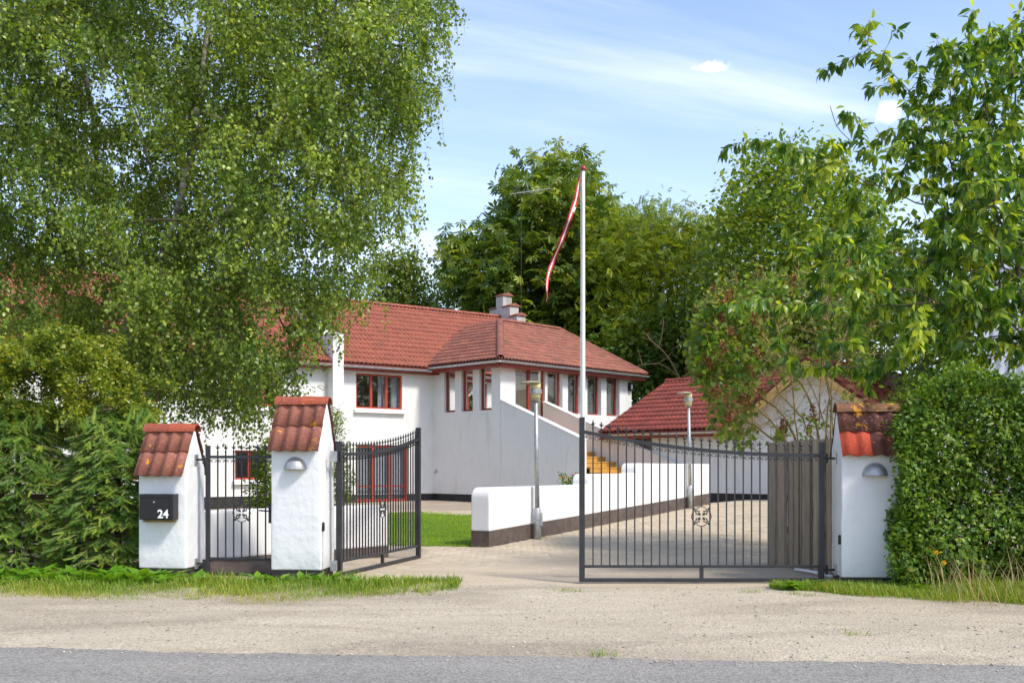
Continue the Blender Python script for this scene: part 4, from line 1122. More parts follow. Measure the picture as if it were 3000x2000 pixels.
# photocells
for P_, lx, z_, lb in ((PM, .29, .52, 'small black photocell on the tall pillar beside the open gate'), (PR, -.305, .42, 'small black photocell low on the pillar beside the hedge')):
    t = thing('photocell', lb, 'sensor', on_pillar(P_, lx, .05, z_), GA)
    m = MB(); m.lathe([(.02, -.05), (.03, -.04), (.03, .04), (.02, .05)], (0, 0, 0), 12); m.v = [(x*.7, y, z) for x, y, z in m.v]; m.build('housing', 'mailbox_black', t, True)
    MB().tube([(0, 0, -.05), (0, .002, -.5)], .004, 5).build('cable', 'zinc', t)

# ================================================================== IRON GATES
def finial_mesh():
    m = MB(); m.lathe([(.008, 0), (.0125, .006), (.0125, .013), (.007, .019), (.006, .034), (.011, .044), (.0165, .052), (.009, .070), (.001, .098)], (0, 0, 0), 6)
    for s_ in (-1, 1): m.tube([(s_*.004, 0, .040), (s_*.018, 0, .050), (s_*.024, 0, .062), (s_*.021, 0, .070)], [.004, .004, .003, .001], 4)
    return m.mesh('finial', 'iron')
FIN = finial_mesh()
def scroll_mesh(w):
    m = MB(); pts = []
    for i in range(15):
        a_ = -1.9*PI+1.9*PI*i/14; r_ = .004+.011*(i/14)
        pts.append((-w/2+.020+r_*math.cos(a_+PI), 0, -.036+r_*math.sin(a_+PI)))
    for i in range(1, 8):
        a_ = PI-PI*i/8; pts.append((math.cos(a_)*(w/2-.005), 0, -.036+.030*math.sin(a_)))
    pts += [(-x, y, z) for x, y, z in reversed(pts[:15])]
    return m.tube(pts, .0038, 4).mesh('scroll', 'iron')
def ornament(parent, cx, cz, r=.105):
    m = MB()
    for k in range(4):
        a_ = k*PI/2; c = (cx+math.cos(a_)*r*.42, cz+math.sin(a_)*r*.42)
        m.tube([(c[0]+math.cos(a_+t)*r*.58, 0, c[1]+math.sin(a_+t)*r*.58) for t in np.linspace(-2.05, 2.05, 15)], .0048, 5)
    o = m.build('ornament', 'iron', parent)
    lf = MB(); lf.add([(0, -.004, 0), (.016, -.004, .021), (0, -.004, .05), (-.016, -.004, .021), (0, .004, 0), (.016, .004, .021), (0, .004, .05), (-.016, .004, .021)], [(0, 1, 2, 3), (7, 6, 5, 4), (0, 4, 5, 1), (1, 5, 6, 2), (2, 6, 7, 3), (3, 7, 4, 0)])
    lm = lf.mesh('leaf_plate', 'iron'); 
    for k in range(4):
        a_ = PI/4+k*PI/2
        for rr in (.012, r*.84):
            q = link('leaf_plate', lm, o); q.location = (cx+math.cos(a_)*rr, 0, cz+math.sin(a_)*rr); q.rotation_euler = (0, PI/2-a_, 0)
        m = MB(); pts = [(math.cos(a_)*r*.45, math.sin(a_)*r*.45)]
        for s_ in (-1, 1):
            pp = [(cx+math.cos(a_+s_*.45*t/6+s_*.0)*r*(.84-.40*math.sin(t/6*PI*.5)), 0, cz+math.sin(a_+s_*.45*t/6)*r*(.84-.40*math.sin(t/6*PI*.5))) for t in range(7)]
            m.tube(pp, .0035, 4)
        m.build('stem', 'iron', o)
def gate(label, hinge, latch, z0, Hh, curve, n, post_up=.145, foot=False, group=None):
    """hinge, latch xy; z0 bottom; Hh height of the top rail at the hinge; curve extra height at the latch"""
    h, l = Vector((*hinge, 0)), Vector((*latch, 0)); d = l-h; Lg = d.length
    root = thing('iron_gate', label, 'gate', (h.x, h.y, z0), math.atan2(d.y, d.x), group)
    zt = lambda x: Hh+curve*(max(0, x)/Lg)**2.15
    pw = .058 if not foot else .045
    MB().box(0, pw, -pw/2, pw/2, 0, Hh+post_up).build('hinge_post', 'iron', root, bevel=.004)
    MB().box(Lg-pw, Lg, -pw/2, pw/2, 0, zt(Lg)+(post_up if not foot else .1)).build('latch_post', 'iron', root, bevel=.004)
    k = 24; m = MB(); top = [(pw+(Lg-2*pw)*i/k, zt(pw+(Lg-2*pw)*i/k)) for i in range(k+1)]; rh_ = .038 if not foot else .032
    m.prism([(x, -.02, z+rh_/2) for x, z in top]+[(x, -.02, z-rh_/2) for x, z in reversed(top)], (0, .04, 0)); m.build('top_rail', 'iron', root)
    if foot:
        lo = .19
        MB().box(pw, Lg-pw, -.014, .014, lo-.015, lo+.015).build('lower_rail', 'iron', root, bevel=.003)
        MB().box(pw, Lg-pw, -.014, .014, 0, .03).build('bottom_rail', 'iron', root, bevel=.003)
        MB().box(pw, Lg-pw, -.003, .003, .03, lo-.015).build('kick_plate', 'plinth_brown', root)
    else:
        lo = .165
        MB().box(pw, Lg-pw, -.018, .018, lo-.014, lo+.014).build('lower_rail', 'iron', root, bevel=.003)
        MB().box(pw, Lg-pw, -.02, .02, 0, .040).build('bottom_rail', 'iron', root, bevel=.003)
        MB().box(Lg/2-.02, Lg/2+.02, -.018, .018, .040, lo-.014).build('short_post', 'iron', root, bevel=.003)
    sp = (Lg-2*pw)/(n+1); sm = scroll_mesh(sp-.010)
    oc = n//2; oz = lo+.40*(Hh-lo)+.06; orr = .105
    for i in range(n):
        x = pw+sp*(i+1); m = MB(); hw = .0068; zz_ = zt(x)
        if i == oc:
            m.box(x-hw, x+hw, -hw, hw, lo+.0145, oz-orr+.004); m.box(x-hw, x+hw, -hw, hw, oz+orr-.004, zz_+.055)
        else: m.box(x-hw, x+hw, -hw, hw, lo+.0145, zz_+.055)
        p_ = m.build('picket', 'iron', root)
        f_ = link('finial', FIN, p_); f_.location = (x, 0, zz_+.052)
    for i in range(n+1):
        x = pw+sp*(i+.5); s_ = link('scroll', sm, root); s_.location = (x, 0, zt(x)-rh_/2-.002)
        s_.rotation_euler = (0, -math.atan2(zt(x+.05)-zt(x-.05), .1), 0)
    ornament(root, pw+sp*(oc+1), oz, orr)
    for z_ in (.13, Hh-.03):
        m = MB(); m.tube([(-.03, 0, z_-.05), (-.03, 0, z_+.05)], .014, 8); m.box(-.03, .0, -.012, .012, z_-.02, z_+.02); m.box(-.115, -.035, -.006, .012, z_-.012, z_+.012); hg = m.build('hinge', 'iron', root)
        MB().box(-.125, -.112, -.04, .04, z_-.06, z_+.06).build('hinge_plate', 'hinge_steel', hg, bevel=.003)
    if foot:
        zl = .72
        m = MB(); m.box(Lg-pw-.055, Lg-pw-.001, -.022, .022, zl-.12, zl+.10); lb_ = m.build('lock_box', 'iron', root, bevel=.006)
        MB().tube([(Lg-pw-.03, -.022, zl+.02), (Lg-pw-.03, -.055, zl+.02), (Lg-pw-.05, -.06, zl+.02), (Lg-pw-.15, -.06, zl+.025)], .009, 7).build('handle', 'iron', lb_, True)
    return root
gr_h = on_pillar(PR, -.30-.13, .26, 0)
gate('wide driveway gate leaf in black iron standing ahead of the wooden fence', (gr_h.x, gr_h.y), ((1697-1500)/F*10.92, 10.92), -.045, 1.345, .263, 27, group='black iron driveway gate leaves')
hm = on_pillar(PM, .285+.12, .26, 0)
gate('driveway gate leaf swung inwards, beside the tall pillar, seen nearly edge-on', (hm.x, hm.y), ((1228-1500)/F*13.95, 13.95), -.05, 1.375, .25, 27, group='black iron driveway gate leaves')
hf = on_pillar(PL, .28+.125, .26, 0); lf_ = on_pillar(PM, -.285-.015, .26, 0)
gate('narrow black iron footgate with handle between the two left pillars', (hf.x, hf.y), (lf_.x, lf_.y), -.055, 1.35, 0, 7, post_up=.13, foot=True)

# ================================================================== FLAGPOLE AND PENNANT
FX, FY = P(1707, 0, 21.0).x, 21.0; fz = h_at(FX, FY)
ftop = CAM_H+(1375-500)/F*FY
fp = thing('flagpole', 'tall tapering white flagpole with red knob in front of veranda', 'flagpole', (FX, FY, fz))
Hf = ftop-fz
MB().tube([(0.012*i/10, 0, Hf*i/10) for i in range(11)], [.056-.0225*(i/10)**1.3 for i in range(11)], 16).build('pole', 'pole_white', fp, True)
MB().lathe([(.001, .0), (.05, .0), (.062, .015), (.064, .04), (.055, .07), (.036, .09), (.016, .103), (.002, .107)], (.012, 0, Hf), 16).build('knob', 'knob_red', fp, True)
m = MB(); m.tube([(-.055+.0015*i+.004*math.sin(i), -.045, 1.0+(Hf-1.15)*i/12) for i in range(13)], .0035, 4); m.tube([(.02+.018*math.sin(i*.55), -.05+.002*i, 1.0+(Hf-1.15)*i/12) for i in range(13)], .0035, 4); m.build('halyard', 'flag_white', fp)
MB().box(-.05, -.02, -.06, -.03, 1.0, 1.12).build('cleat', 'galvanised', fp)
pen = thing('pennant', 'long red and white pennant hanging limp from the flagpole', 'pennant', (FX, FY, ftop-.1))
ctr = [(1702, 505), (1695, 545), (1688, 585), (1676, 620), (1662, 660), (1646, 705), (1628, 745), (1612, 785), (1604, 815), (1602, 845), (1604, 870), (1600, 886)]
wid = [3, 15, 19, 17, 18, 17, 16, 15, 13, 10, 10, 2]
def pennant():
    cs = np.array(ctr, float); t = np.linspace(0, 1, len(cs)); tt = np.linspace(0, 1, 60)
    cx = np.interp(tt, t, cs[:, 0]); cy = np.interp(tt, t, cs[:, 1]); ww = np.interp(tt, t, wid)
    for _ in range(3): cx[1:-1] = .25*cx[:-2]+.5*cx[1:-1]+.25*cx[2:]; ww[1:-1] = .25*ww[:-2]+.5*ww[1:-1]+.25*ww[2:]
    rows = []
    for i in range(60):
        yy = FY-.12+.16*math.sin(i*.22)+.05*math.sin(i*.6); c = P(cx[i], cy[i], yy)
        tx = cx[min(i+1, 59)]-cx[max(i-1, 0)]; ty = cy[min(i+1, 59)]-cy[max(i-1, 0)]; L_ = math.hypot(tx, ty) or 1
        sdv = Vector((ty/L_, .55*math.sin(i*.19+1), tx/L_)); hw = .78*ww[i]/2/F*FY
        rows.append([c+sdv*hw*k-pen.location for k in (-1, -.30, .28, 1)])
    for (a_, b_, nm, mt) in ((0, 1, 'red_edge', 'flag_red'), (1, 2, 'white_stripe', 'flag_white'), (2, 3, 'red_edge', 'flag_red')):
        vs_ = []; fs_ = []
        for r_ in rows: vs_ += [r_[a_], r_[b_]]
        for i in range(59): fs_.append((2*i, 2*i+1, 2*i+3, 2*i+2))
        MB().add(vs_, fs_).build(nm, mt, pen, True)
    c = rows[14]; d_ = (rows[15][1]-rows[14][1])
    q = MB(); off = Vector((0, -.004, 0)); q.add([c[2]+off, c[3]+off, rows[16][3]+off, rows[16][2]+off], [(0, 1, 2, 3)]); q.build('white_cross_bar', 'flag_white', pen)
pennant()

# ================================================================== LAMP POSTS
def lamp_post(label, x, y, z, H, lean=0.0):
    root = thing('lamp_post', label, 'lamp post', (x, y, z), 0, 'garden lamp posts along the low wall'); root.rotation_euler = (0, lean, 0)
    hb = H-.33
    MB().tube([(0, 0, -.1), (0, 0, .50), (0, 0, .52)], [.060, .058, .045], 12).build('sleeve', 'galvanised', root, True)
    MB().box(.045, .085, -.045, -.02, .22, .44).build('access_door', 'galvanised', root, bevel=.005)
    MB().tube([(0, 0, .5), (0, 0, hb)], [.040, .034], 12).build('pole', 'galvanised', root, True)
    MB().lathe([(.045, 0), (.07, .015), (.075, .03)], (0, 0, hb), 14).build('collar', 'lamp_disc', root)
    MB().lathe([(.078, 0), (.082, .09), (.082, .10)], (0, 0, hb+.031), 16).build('lower_glass', 'lamp_glass', root, True)
    MB().lathe([(.10, 0), (.10, .075)], (0, 0, hb+.12), 16).build('band', 'galvanised', root)
    MB().lathe([(.082, 0), (.085, .10)], (0, 0, hb+.19), 16).build('upper_glass', 'lamp_glass', root, True)
    m = MB(); m.lathe([(.17, 0), (.175, .012), (.12, .030), (.02, .042)], (-.085, 0, hb+.292), 20); sh = m.build('shade', 'lamp_disc', root)
    return root
lamp_post('nearer slim garden lamp post in front of the stairs', P(1575, 0, 17.0).x, 17.0, h_at(.6, 17.0)+.0, 2.62, R(-.7))
lamp_post('farther slim garden lamp post in front of the garage', P(2023, 0, 23.0).x, 23.0, h_at(4.0, 23.0)+.0, 2.62, R(-1.1))

# ================================================================== WOODEN FENCE behind the right gate
fence = thing('wooden_fence', 'weathered upright board fence between right gate and garage', 'fence', (0, 0, 0))
fa_, fb_ = P(2258, 0, 13.1), P(2500, 0, 11.3); fa_.z = fb_.z = 0; fdv = (fb_-fa_).normalized(); fn = Vector((fdv.y, -fdv.x, 0)); Lf = (fb_-fa_).length
nb = 13; bw_ = Lf/nb
for i in range(nb):
    p = fa_+fdv*(bw_*i)+fn*(.028 if i % 2 == 0 else 0.0)+fn*random.uniform(0, .006)
    wd = bw_*1.12; zt_ = 1.505+random.uniform(-.012, .012); m = MB()
    m.prism([p+up3*-.06, p+fdv*wd+up3*-.06, p+fdv*wd+up3*(zt_+random.uniform(-.006, .006)), p+up3*zt_], fn*-.022); m.build('board', 'old_wood', fence, bevel=.003)
for z_ in (.35, 1.15): MB().obox(fa_+fdv*.0-fn*.075+up3*z_, fdv*Lf, fn*.045, up3*.09).build('cross_rail', 'old_wood', fence)
for s_ in (.02, Lf-.12): MB().obox(fa_+fdv*s_-fn*.17+up3*-.2, fdv*.09, fn*.09, up3*1.65).build('post', 'old_wood', fence)
# white pipe lying by the fence
pp = MB(); a_ = P(2330, 1660, 12.15); b_ = P(2440, 1657, 11.3); a_.z = b_.z = -.03
pp.tube([a_, a_*.5+b_*.5+V(0, 0, .01), b_], .018, 8); tag(pp.build('white_pipe', 'pipe_white', None, True), 'white plastic pipe lying at the foot of the board fence', 'pipe')
# TV aerial beside the stepped gable
an = thing('aerial', 'thin television aerial on a mast above the house roof', 'aerial', roof_pt(-5.3, DEP+.9, -.8))
Ya = an.location.y; z0a = an.location.z; ztop_ = CAM_H+(1375-560)/F*Ya; hA = ztop_-z0a
mx = P(1527, 0, Ya).x-an.location.x
MB().tube([(mx, 0, -.3), (mx, 0, hA)], .011, 6).build('mast', 'bark_dark', an)
m = MB(); dA = Vector((.9, .35, .22)).normalized(); c0_ = Vector((mx, 0, hA-.06)); m.tube([c0_-dA*.5, c0_+dA*1.3], .012, 5); bo_ = m.build('boom', 'antenna_metal', an)
for k in range(9):
    q = c0_+dA*(-.4+.2*k); sdv = Vector((.30, -.93, .12)).normalized()*(.42-.02*k); MB().tube([q-sdv, q+sdv], .007, 4).build('rod', 'antenna_metal', bo_)
#@@P4@@
# ================================================================== VEGETATION
def rand_dirs(rng, n):
    return nrmz(rng.normal(size=(n, 3)))
def tip_nodes(par, rad, thr):
    return np.nonzero((rad < thr) & (par >= 0))[0]
def cluster_leaves(rng, nodes, n, spread, size, size_var=.25, droop=.4, upness=1.0):
    idx = rng.integers(0, len(nodes), n); p = nodes[idx]+rng.normal(0, 1, (n, 3))*spread
    ax = rand_dirs(rng, n); ax[:, 2] = ax[:, 2]*.5-droop
    up = rng.normal(0, .55, (n, 3)); up[:, 2] += upness
    return p, ax, up, size*np.exp(rng.normal(0, size_var, n))
def rnd_tone(rng, n, mean=.45, sd_=.22):
    sd_ *= 1.25
    return np.clip(rng.normal(mean, sd_, n), 0, 1)

# ---- birch ---------------------------------------------------------------
def birch():
    rng = np.random.default_rng(21)
    Yb = 16.6; base = P(345, 0, Yb); base.z = -.1
    t = world_thing('birch_tree', 'huge weeping birch hanging over the left gate pillars and house', 'tree', tuple(base))
    Q = lambda px, py, Y: np.array(P(px, py, Y))
    roots = [[np.array(base), Q(330, 1150, 16.6), Q(345, 1000, 16.6), Q(400, 900, 16.6), Q(470, 800, 15.6), Q(505, 650, 15.0), Q(560, 420, 14.9), Q(600, 150, 15.4), Q(630, -250, 16.5)],
             [Q(470, 800, 16.5), Q(600, 690, 15.2), Q(735, 530, 14.6), Q(800, 410, 14.4), Q(920, 180, 14.6), Q(1020, -80, 15.2)],
             [Q(400, 900, 16.6), Q(330, 700, 17.0), Q(270, 400, 17.3), Q(240, 100, 17.5), Q(220, -200, 17.5)],
             [Q(345, 1000, 16.6), Q(230, 900, 16.8), Q(90, 760, 17), Q(-80, 560, 17.2), Q(-200, 350, 17)],
             [Q(500, 690, 16.4), Q(640, 800, 15.6), Q(730, 760, 15.2), Q(860, 600, 15.0), Q(1000, 480, 15.2), Q(1080, 440, 15.3)],
             [Q(800, 410, 15.8), Q(950, 300, 16.4), Q(1100, 190, 16.8), Q(1220, 110, 17)],
             [Q(400, 900, 16.6), Q(540, 930, 16.0), Q(700, 930, 15.6), Q(860, 860, 15.5)],
             [Q(505, 650, 16.4), Q(440, 480, 15.6), Q(380, 300, 15.0), Q(340, 120, 14.8)]]
    poly = [(-420, -420), (500, -560), (1000, -380), (1260, -120), (1320, 0), (1375, 80), (1275, 170), (1255, 300), (1220, 420), (1205, 560), (1210, 640), (1130, 720), (1105, 850), (950, 910), (915, 1040), (880, 1140), (780, 1215), (620, 1210), (450, 1140), (300, 1060), (100, 1040), (-420, 1020)]
    pts = crown_points(rng, poly, 16.5, 2.9, 2700, 260)
    cl = np.sin(1.55*pts[:, 0]+1.1*pts[:, 2]+.5)*np.sin(1.7*pts[:, 2]-.9*pts[:, 1]+.3*pts[:, 0])+.6*np.sin(2.9*pts[:, 0]-1.3*pts[:, 1])*np.sin(2.6*pts[:, 2]+1.2)
    pts = pts[cl > -.5]
    pos, par, nr_ = grow(rng, roots, pts, .30, .16, .8)
    rad = radii(par, .0042, 2.15, .20)
    branches('trunk', t, 'bark_birch', pos, par, rad, .02, rad > .016); branches('branches', t, 'bark_twig', pos, par, rad, .02, rad <= .016)
    tips = tip_nodes(par, rad, .0115); nt_ = 25000
    idx = rng.choice(tips, nt_)
    st_ = pos[idx]+rng.normal(0, .10, (nt_, 3)); h = rng.normal(0, 1, (nt_, 3)); h[:, 2] = 0; h = nrmz(h)*rng.uniform(.1, .45, (nt_, 1))
    ln = rng.uniform(.12, .50, nt_)*np.where(rng.random(nt_) < .16, 2.2, 1.0)
    # twigs keep clear of the ground and of the gate pillars
    low = CAM_H+(1375-1310)/F*st_[:, 1]; ln = np.minimum(ln, np.maximum(.12, st_[:, 2]-low))
    k = 7; s = np.linspace(0, 1, k)[None, :, None]
    paths = st_[:, None]+h[:, None]*(1-np.exp(-2.6*s))+np.array([0, 0, -1.])*(ln[:, None, None]*(s**1.35))+np.array([0, 0, 1.])*.06*np.sin(PI*s)
    keep = (paths[:, :, 1].min(1) > 12.6)
    paths = paths[keep]; ln = ln[keep]
    strands('hanging_twigs', t, 'bark_twig', paths[::2, ::2], .0034, .0014)
    nl = np.clip((ln/.032).astype(int)+5, 8, 30); tot = nl.sum(); own = np.repeat(np.arange(len(ln)), nl)
    ss = rng.random(tot); f = ss*(k-1); i0 = np.minimum(f.astype(int), k-2); fr = (f-i0)[:, None]
    lp = paths[own, i0]*(1-fr)+paths[own, i0+1]*fr+rng.normal(0, .03, (tot, 3))
    ax = rng.normal(0, .85, (tot, 3)); ax[:, 2] -= .75
    up = rng.normal(0, .8, (tot, 3)); up[:, 2] += .7; up[:, 1] -= .15
    lf = np.sin(1.9*lp[:, 0]+.8*lp[:, 2])*np.sin(1.6*lp[:, 2]-1.1*lp[:, 1]+.7*lp[:, 0])
    tone = np.clip(rng.normal(.44, .25, tot)+.16*lf+np.repeat(rng.normal(0, .13, len(ln)), nl), 0, 1)
    leaves('crown', t, 'leaf_birch', lp, ax, up, rng.uniform(.044, .076, tot), tone, (T_KITE[0]*np.array([1, 1.05, 1]), T_KITE[1]))
    # catkins
    nc = 5200; j = rng.integers(0, len(ln), nc); f = rng.random(nc)*(k-1); i0 = np.minimum(f.astype(int), k-2); fr = (f-i0)[:, None]
    cp_ = paths[j, i0]*(1-fr)+paths[j, i0+1]*fr; cb = cp_+np.array([0, 0, -1.])*rng.uniform(.03, .05, (nc, 1))+rng.normal(0, .006, (nc, 3))
    v, f4 = branch_arrays(cp_, cb, np.full(nc, .0038), np.full(nc, .003), 4)
    link('catkins', np_mesh('catkins', v, f4, 'catkin', None, True), t)['kind'] = 'stuff'
    print('birch leaves', tot)
birch()

# ---- background trees ----------------------------------------------------
def back_tree(seed, name, label, poly, Y, depth, base_px, n_pts, n_leaf, size, mat, tmpl, barkm='bark_dark', spread=.45, smooth=False, trunk_r=.28, upn=1.0, droop=.4, group=None, limbs=4, ground=0.0, tone=.45, downpen=.6):
    rng = np.random.default_rng(seed)
    b = P(base_px, 0, Y); b.z = ground
    t = world_thing(name, label, 'tree', tuple(b), 0, group)
    q = np.array(poly, float); top = q[:, 1].min(); cx = q[q[:, 1].argmin(), 0]; zt_ = CAM_H+(1375-top)/F*Y
    xc = (np.mean(q[:, 0])-1500)/F*Y; xt = (cx-1500)/F*Y
    roots = [[np.array(b)-np.array([0, 0, .3]), np.array([b.x*.7+xc*.3, Y, ground+(zt_-ground)*.3]), np.array([xc*.5+xt*.5, Y+.3, ground+(zt_-ground)*.62]), np.array([xt, Y, zt_-.4])]]
    for i in range(limbs):
        a_ = rng.uniform(.25, .55); z0_ = ground+(zt_-ground)*a_
        tx = (rng.uniform(q[:, 0].min()*.8+cx*.2, q[:, 0].max()*.8+cx*.2)-1500)/F*Y
        s0 = np.array([b.x+(xc-b.x)*a_, Y, z0_]); e0 = np.array([tx, Y+rng.uniform(-.6, .6)*depth, z0_+(zt_-z0_)*rng.uniform(.2, .55)])
        roots.append([s0, (s0+e0)/2+np.array([0, 0, .3]), e0])
    pts = crown_points(rng, poly, Y, depth, n_pts, 110)
    pos, par, nr_ = grow(rng, roots, pts, .55, .12, downpen)
    rad = radii(par, .007, 2.2, trunk_r)
    branches('trunk', t, barkm, pos, par, rad, .03)
    tips = pos[tip_nodes(par, rad, .02)]
    p, ax, up, sz = cluster_leaves(rng, tips, n_leaf, spread, size, .22, droop, upn)
    tn = rnd_tone(rng, n_leaf, tone, .2)
    leaves('crown', t, mat, p, ax, up, sz, tn, tmpl, smooth)
    return t, tips, rng
ct, ctips, crng = back_tree(31, 'chestnut_tree', 'large dark horse chestnut tree rising behind the veranda roof', [(1300, 850), (1305, 740), (1350, 670), (1440, 650), (1480, 600), (1490, 530), (1545, 480), (1620, 465), (1700, 480), (1750, 520), (1790, 600), (1850, 640), (1890, 760), (1900, 1050), (1700, 1100), (1400, 980)], 49, 4.2, 1600, 620, 9500, .40, 'leaf_chestnut', T_PALM, spread=.42, trunk_r=.35, upn=1.3, droop=.25, ground=.1)
# chestnut: pale seed clusters
nfr = 260; p = ctips[crng.integers(0, len(ctips), nfr)]+crng.normal(0, .3, (nfr, 3)); p[:, 1] -= .6
k_ = 5; pp_ = np.repeat(p, k_, 0)+crng.normal(0, .07, (nfr*k_, 3)); leaves('seed_clusters', ct, 'leaf_yellow', pp_, rand_dirs(crng, nfr*k_), rand_dirs(crng, nfr*k_), np.full(nfr*k_, .12), crng.random(nfr*k_), T_KITE)
back_tree(32, 'ash_tree', 'yellow-green feathery tree between the chestnut and the maple', [(1760, 1000), (1745, 720), (1800, 640), (1900, 600), (1935, 590), (1990, 640), (2080, 660), (2130, 760), (2140, 1050), (1900, 1150)], 44, 2.6, 1930, 420, 7600, .42, 'leaf_ash', T_PIN, spread=.5, trunk_r=.2, ground=.2, tone=.5)
back_tree(33, 'maple_tree', 'tall green maple behind the lilac bush', [(2040, 1000), (2060, 760), (2110, 600), (2170, 500), (2210, 455), (2320, 430), (2420, 470), (2520, 520), (2600, 640), (2620, 1000), (2300, 1100)], 38, 3.4, 2320, 560, 26000, .19, 'leaf_maple', T_KITE, spread=.42, trunk_r=.26, ground=.2)
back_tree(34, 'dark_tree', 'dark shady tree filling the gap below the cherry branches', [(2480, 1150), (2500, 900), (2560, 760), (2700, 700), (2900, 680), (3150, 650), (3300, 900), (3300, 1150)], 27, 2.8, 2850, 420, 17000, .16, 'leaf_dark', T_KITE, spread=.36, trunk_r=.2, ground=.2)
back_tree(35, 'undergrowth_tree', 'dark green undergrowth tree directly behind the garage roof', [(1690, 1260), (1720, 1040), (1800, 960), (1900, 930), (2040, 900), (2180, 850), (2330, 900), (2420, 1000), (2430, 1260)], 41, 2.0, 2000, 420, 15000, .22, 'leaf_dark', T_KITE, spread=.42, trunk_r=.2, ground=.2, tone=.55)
back_tree(36, 'small_tree', 'small bright green tree at the birch edge above the house ridge', [(1080, 960), (1090, 800), (1150, 745), (1200, 740), (1240, 790), (1265, 850), (1290, 960)], 52, 2.4, 1170, 200, 7500, .20, 'leaf_bright', T_KITE, spread=.40, trunk_r=.18, ground=.1)
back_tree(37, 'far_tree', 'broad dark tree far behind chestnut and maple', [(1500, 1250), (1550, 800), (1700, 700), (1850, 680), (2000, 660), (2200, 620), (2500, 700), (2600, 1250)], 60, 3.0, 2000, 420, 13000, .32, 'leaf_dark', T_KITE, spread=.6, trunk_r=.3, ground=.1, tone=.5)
back_tree(38, 'hillside_tree', 'shaded tree behind the left part of the house', [(-200, 1100), (-150, 760), (100, 700), (400, 760), (600, 880), (640, 1100)], 50, 3.0, 200, 260, 9000, .26, 'leaf_maple', T_KITE, spread=.6, trunk_r=.25)
# bare grey boughs poking out of the undergrowth
dead = thing('dead_bough', 'bare grey dead boughs poking from the dark undergrowth', 'branch', tuple(P(1990, 1140, 37.6)))
rng = np.random.default_rng(40)
pos, par, _ = grow(rng, [[np.array(P(2010, 1200, 38.2)), np.array(P(1990, 1090, 37.6)), np.array(P(1930, 1010, 37.2)), np.array(P(1880, 985, 37.2))], [np.array(P(1930, 1020, 37.2)), np.array(P(1950, 960, 37.2)), np.array(P(1935, 920, 37.2))], [np.array(P(1990, 1100, 37.6)), np.array(P(1930, 1060, 37.1)), np.array(P(1880, 1065, 37)), np.array(P(1860, 1075, 37))]], crown_points(rng, [(1850, 1070), (1880, 960), (1960, 920), (2000, 1100)], 37.3, .4, 22), .3)
pos = pos-np.array(dead.location); branches('boughs', dead, 'dry_twig', pos, par, radii(par, .008, 2.2, .035), .02)

